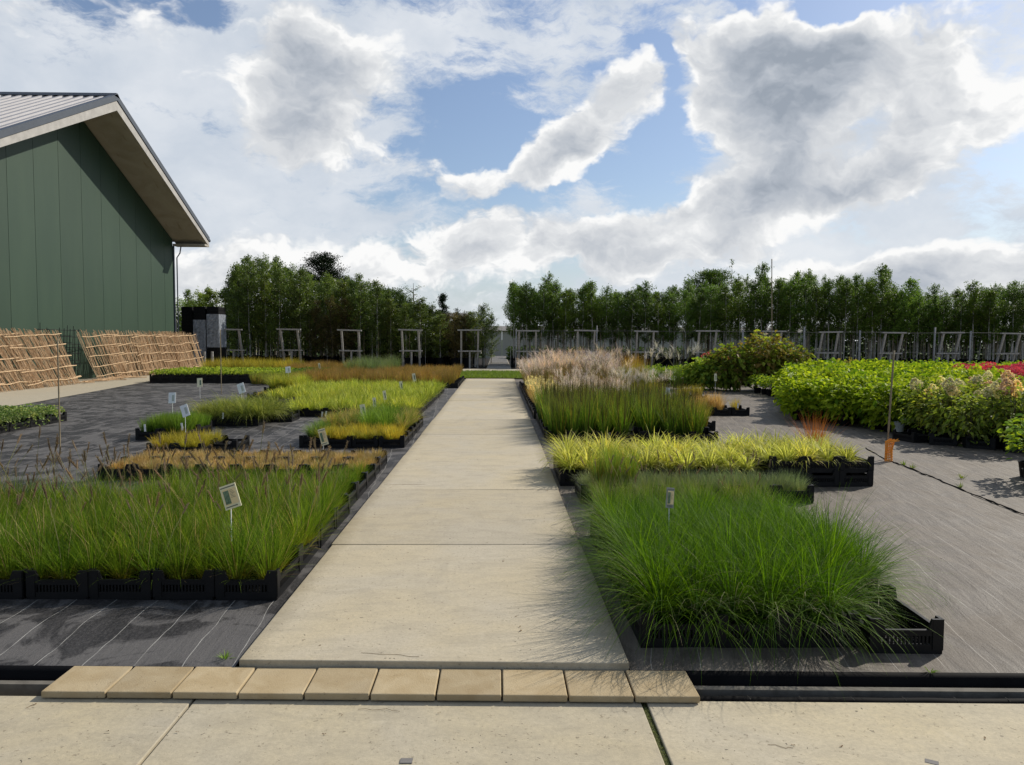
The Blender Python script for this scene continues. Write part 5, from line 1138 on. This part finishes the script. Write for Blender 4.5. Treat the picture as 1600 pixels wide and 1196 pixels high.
def ytop(px):
    X = [280, 330, 362, 380, 430, 470, 500, 540, 600, 650, 685, 705, 735, 765, 779, 790, 830, 850, 885, 905, 950, 1000, 1050, 1090, 1140, 1180, 1200, 1228, 1252, 1290, 1330, 1370, 1382, 1405, 1440, 1480, 1540, 1600, 1750]
    Y = [452, 456, 420, 408, 400, 418, 428, 432, 452, 468, 482, 496, 492, 482, 500, 434, 446, 434, 452, 436, 450, 440, 446, 436, 436, 440, 408, 436, 414, 436, 428, 436, 412, 444, 446, 446, 442, 436, 438]
    return np.interp(px, X, Y)
r = rng(99)
for row in range(5):
    y = 46.0 + row * 1.25
    for x in np.arange(.95 + (row % 2) * .35, .70 * y + 1, .80 if row < 3 else 1.0):
        yy = y + r.uniform(-.25, .25); xx = x + r.uniform(-.15, .15); px = 778 + xx / yy * F
        if px > 1640: continue
        H = 1.65 + (530 - ytop(px)) * yy / F + r.normal(-.1, .38) - (.25 if row else 0)
        if 1395 < px < 1535 and row < 2 and r.random() < .75:
            tree(VD[r.integers(2)], xx, yy, 4.6, H - .3, 'larger leaved tree among the birches right of the frames', 'larger leaved trees on the right', 'hornbeam_tree', 1., r=r)
        else:
            v = (VT if r.random() < .5 else VB); v = v[r.integers(len(v))]
            tree(v, xx, yy, 4.6, max(3.2, H), ('slender young birch right of the aisle, front row, %s from the aisle' % ordw(int(round((x - .95) / .8)))) if row == 0 else 'young birch right of the aisle, %s row, %s from the aisle' % (ordw(row), ordw(int(round((x - .95) / (.8 if row < 3 else 1.))))), 'front birches right of the aisle' if row == 0 else 'rear birches right of the aisle', r=r)
for row in range(5):
    y = 45.6 + row * 1.3
    for x in np.arange(-1.75 - (row % 2) * .4, -21, -.92 if row < 3 else -1.1):
        yy = y + r.uniform(-.3, .3); xx = x + r.uniform(-.2, .2); px = 778 + xx / yy * F
        if px < 268: continue
        if px < 352:
            if row < 2: continue
            tree(VH[r.integers(3)], xx, yy + 3, 4.0, 1.65 + (530 - ytop(px)) * (yy + 3) / F + r.normal(0, .1), 'bright green hornbeam in the hedge behind the crate stacks', 'hornbeams behind the crate stacks', 'hornbeam_tree', 1.15, False, False, r=r); continue
        H = 1.65 + (530 - ytop(px)) * yy / F + r.normal(-.1, .25) - (.1 if row else 0)
        if 480 < px < 555 and row == 0: tree(VC[r.integers(2)], xx, yy, 4.0, H * .74, 'brownish beech among the left hand trees', 'brownish beeches on the left', 'beech_tree', 1.1, r=r)
        elif 690 < px < 752: tree(VC[r.integers(2)], xx, yy, 4.0, r.uniform(2.9, 3.4), 'low brownish beech left of the aisle', 'low beeches left of the aisle', 'beech_tree', 1., r=r)
        elif px > 545 and row > 0: tree(VE[r.integers(3)], xx, yy, 4.4, H, 'dark green nursery tree in the rows left of the aisle', 'dark nursery trees left of the aisle', 'nursery_tree', 1., r=r)
        else: tree(VL[r.integers(5)], xx, yy, 4.6, H, ('bushy birch left of the aisle, %s row, %s from the aisle' if px > 545 else 'tall birch left of the aisle, %s row, %s from the aisle') % (ordw(row), ordw(int(round(-(x + 1.75) / (.92 if row < 3 else 1.1))))), 'birches left of the aisle' if px > 545 else 'tall birches behind the left frames', wid=1.12, r=r)
# larger trees behind
def bigtree(px, ytop_, d, wpx, label, name, leaf, seed, conif=False, n=70, per=150, dense=.2):
    x = Dp(px, 530, d).x; H = Dp(px, ytop_, d).z; Rm = wpx * d / F / 2; t = thing(name, label, 'tree', (x, d, -.3))
    T = MB(seed); T.tube([(0, 0, 0), (.05, 0, H * .5), (0, 0, H * .97)], np.array([.22, .14, .02]) * min(1, Rm / 1.6), 'barkd', 8); T.build('trunk', t, smooth=True)
    c = MB(seed + 1); rg = c.rng; Pn = []; Dn = []
    for k in range(n):
        f = rg.random(); z = H * (.2 + .78 * f); a = rg.random() * 6.28
        prof = (1 - f) ** .8 if conif else math.sqrt(max(.02, 1 - (2 * f - .9) ** 2 * .8))
        L = Rm * prof * rg.uniform(.7, 1.1); up = -.1 if conif else .5; d_ = np.array([math.cos(a), math.sin(a), up])
        c.tube([np.array([0, 0, z]), np.array([0, 0, z]) + d_ * L], [.03, .008], 'twig', 4)
        u = rg.random(per) ** .6; Pn.append(np.array([0, 0, z]) + d_ * L * u[:, None] + rg.normal(0, dense, (per, 3)) * [1, 1, .5]); Dn.append(rg.normal(0, 1, (per, 3)) + d_)
    c.leaves(np.vstack(Pn), np.vstack(Dn), .13, .08, leaf, .1, .05, hexl=False); c.build('crown', t)
bigtree(504, 392, 60, 78, 'dark dense conifer rising above the left hand birches', 'conifer_tree', 'conif', 1700, n=170, per=150, dense=.22)
bigtree(540, 428, 62, 60, 'smaller dark conifer right of the dense one', 'conifer_tree', 'conif', 1705, n=80, per=120)
bigtree(646, 433, 64, 36, 'thin open crowned tree beyond the left rows', 'thin_tree', 'birch2', 1710, n=26, per=26, dense=.12)
bigtree(692, 453, 78, 36, 'dark tiered conifer beside the far house', 'conifer_tree', 'conif', 1715, conif=True, n=110, per=90, dense=.16)
bigtree(714, 478, 80, 20, 'small dark conifer on the right of the far house roof', 'conifer_tree', 'conif', 1716, conif=True, n=60, per=50, dense=.14)
bigtree(1108, 420, 58, 90, 'round crowned tree behind the right hand birches', 'round_tree', 'birch', 1720, n=120, per=140, dense=.25)
bigtree(1141, 396, 58, 16, 'thin leader of a tall tree poking above the right hand rows', 'thin_tree', 'birch2', 1725, n=22, per=16, dense=.08)
for i, (x, y, H) in enumerate([(-1.35, 45.6, 3.4), (-.85, 46.6, 3.9), (-1.7, 47.4, 3.4), (-1.0, 48.8, 3.7), (-.45, 50.5, 3.4)]): tree(VL[i % 5], x, y, 4.6, H, 'small birch at the left side of the aisle, %s from the front' % ords[i], 'small birches beside the aisle', r=r, pot=False)
bigtree(1381, 402, 50, 20, 'tall narrow birch leader above the frames on the right', 'thin_tree', 'birch2', 1735, n=30, per=26, dense=.07)
bigtree(610, 452, 60, 120, 'dark evergreen mass behind the left rows, nearest the aisle', 'evergreen_tree', 'dark', 1740, n=110, per=110, dense=.25)
bigtree(560, 440, 61, 110, 'dark evergreen behind the left rows, middle one', 'evergreen_tree', 'dark', 1745, n=110, per=110, dense=.25)
bigtree(300, 470, 62, 100, 'bright green tree behind the barn corner', 'hornbeam_tree', 'broad', 1750, n=100, per=110, dense=.25)
# far hedge line closes the view under the crowns
mb = MB(1800); rg = mb.rng; n = 46000; xs_ = rg.uniform(-45, 70, n); c = np.column_stack([xs_, rg.uniform(66, 69, n), rg.random(n) * (3.4 + .5 * np.sin(xs_ * .8))])
k_ = (c[:, 0] > -7.5) & (c[:, 0] < 27); c = c[~k_]
mb.leaves(c, rg.normal(0, 1, c.shape), .42, .3, 'dark', .1, .05, hexl=False); c2 = np.column_stack([rg.uniform(.8, 27, 9000), rg.uniform(62, 64, 9000), rg.random(9000) * 1.15 - .2]); mb.leaves(c2, rg.normal(0, 1, c2.shape), .3, .22, 'dark', .1, .05, hexl=False); mb.build('far_hedge', kind='stuff', label='far dark hedge seen between the tree trunks', cat='hedge')

# far buildings
wall = thing('white_greenhouse', 'long pale low building seen between the birch trunks', 'building', (-1.4, 76, -.3))
for i in range(20):
    mb = MB(i); mb.box((i * 1.8, 0, 0), (i * 1.8 + 1.77, .2, 2.75), 'wallp'); mb.build('wall_panel', wall)
mb = MB(); mb.hexa([(-.3, -.3, 2.76), (36.3, -.3, 2.76), (36.3, 8, 2.76), (-.3, 8, 2.76), (-.3, 0, 2.86), (36.3, 0, 2.86), (36.3, 4, 3.3), (-.3, 4, 3.3)], 'greytile'); mb.build('roof', wall)
hs = thing('far_house', 'distant cream house with a grey hipped roof at the end of the aisle', 'building', (-7.4, 88, -.3))
mb = MB(); mb.box((0, 0, 0), (5.4, 6, 3.9), 'wallp'); mb.build('wall', hs)
mb = MB(); mb.hexa([(-.4, -.4, 3.91), (5.8, -.4, 3.91), (5.8, 6.4, 3.91), (-.4, 6.4, 3.91), (1.2, 2.8, 5.0), (3.2, 2.8, 5.0), (3.2, 3.2, 5.0), (1.2, 3.2, 5.0)], 'greytile'); mb.build('roof', hs)
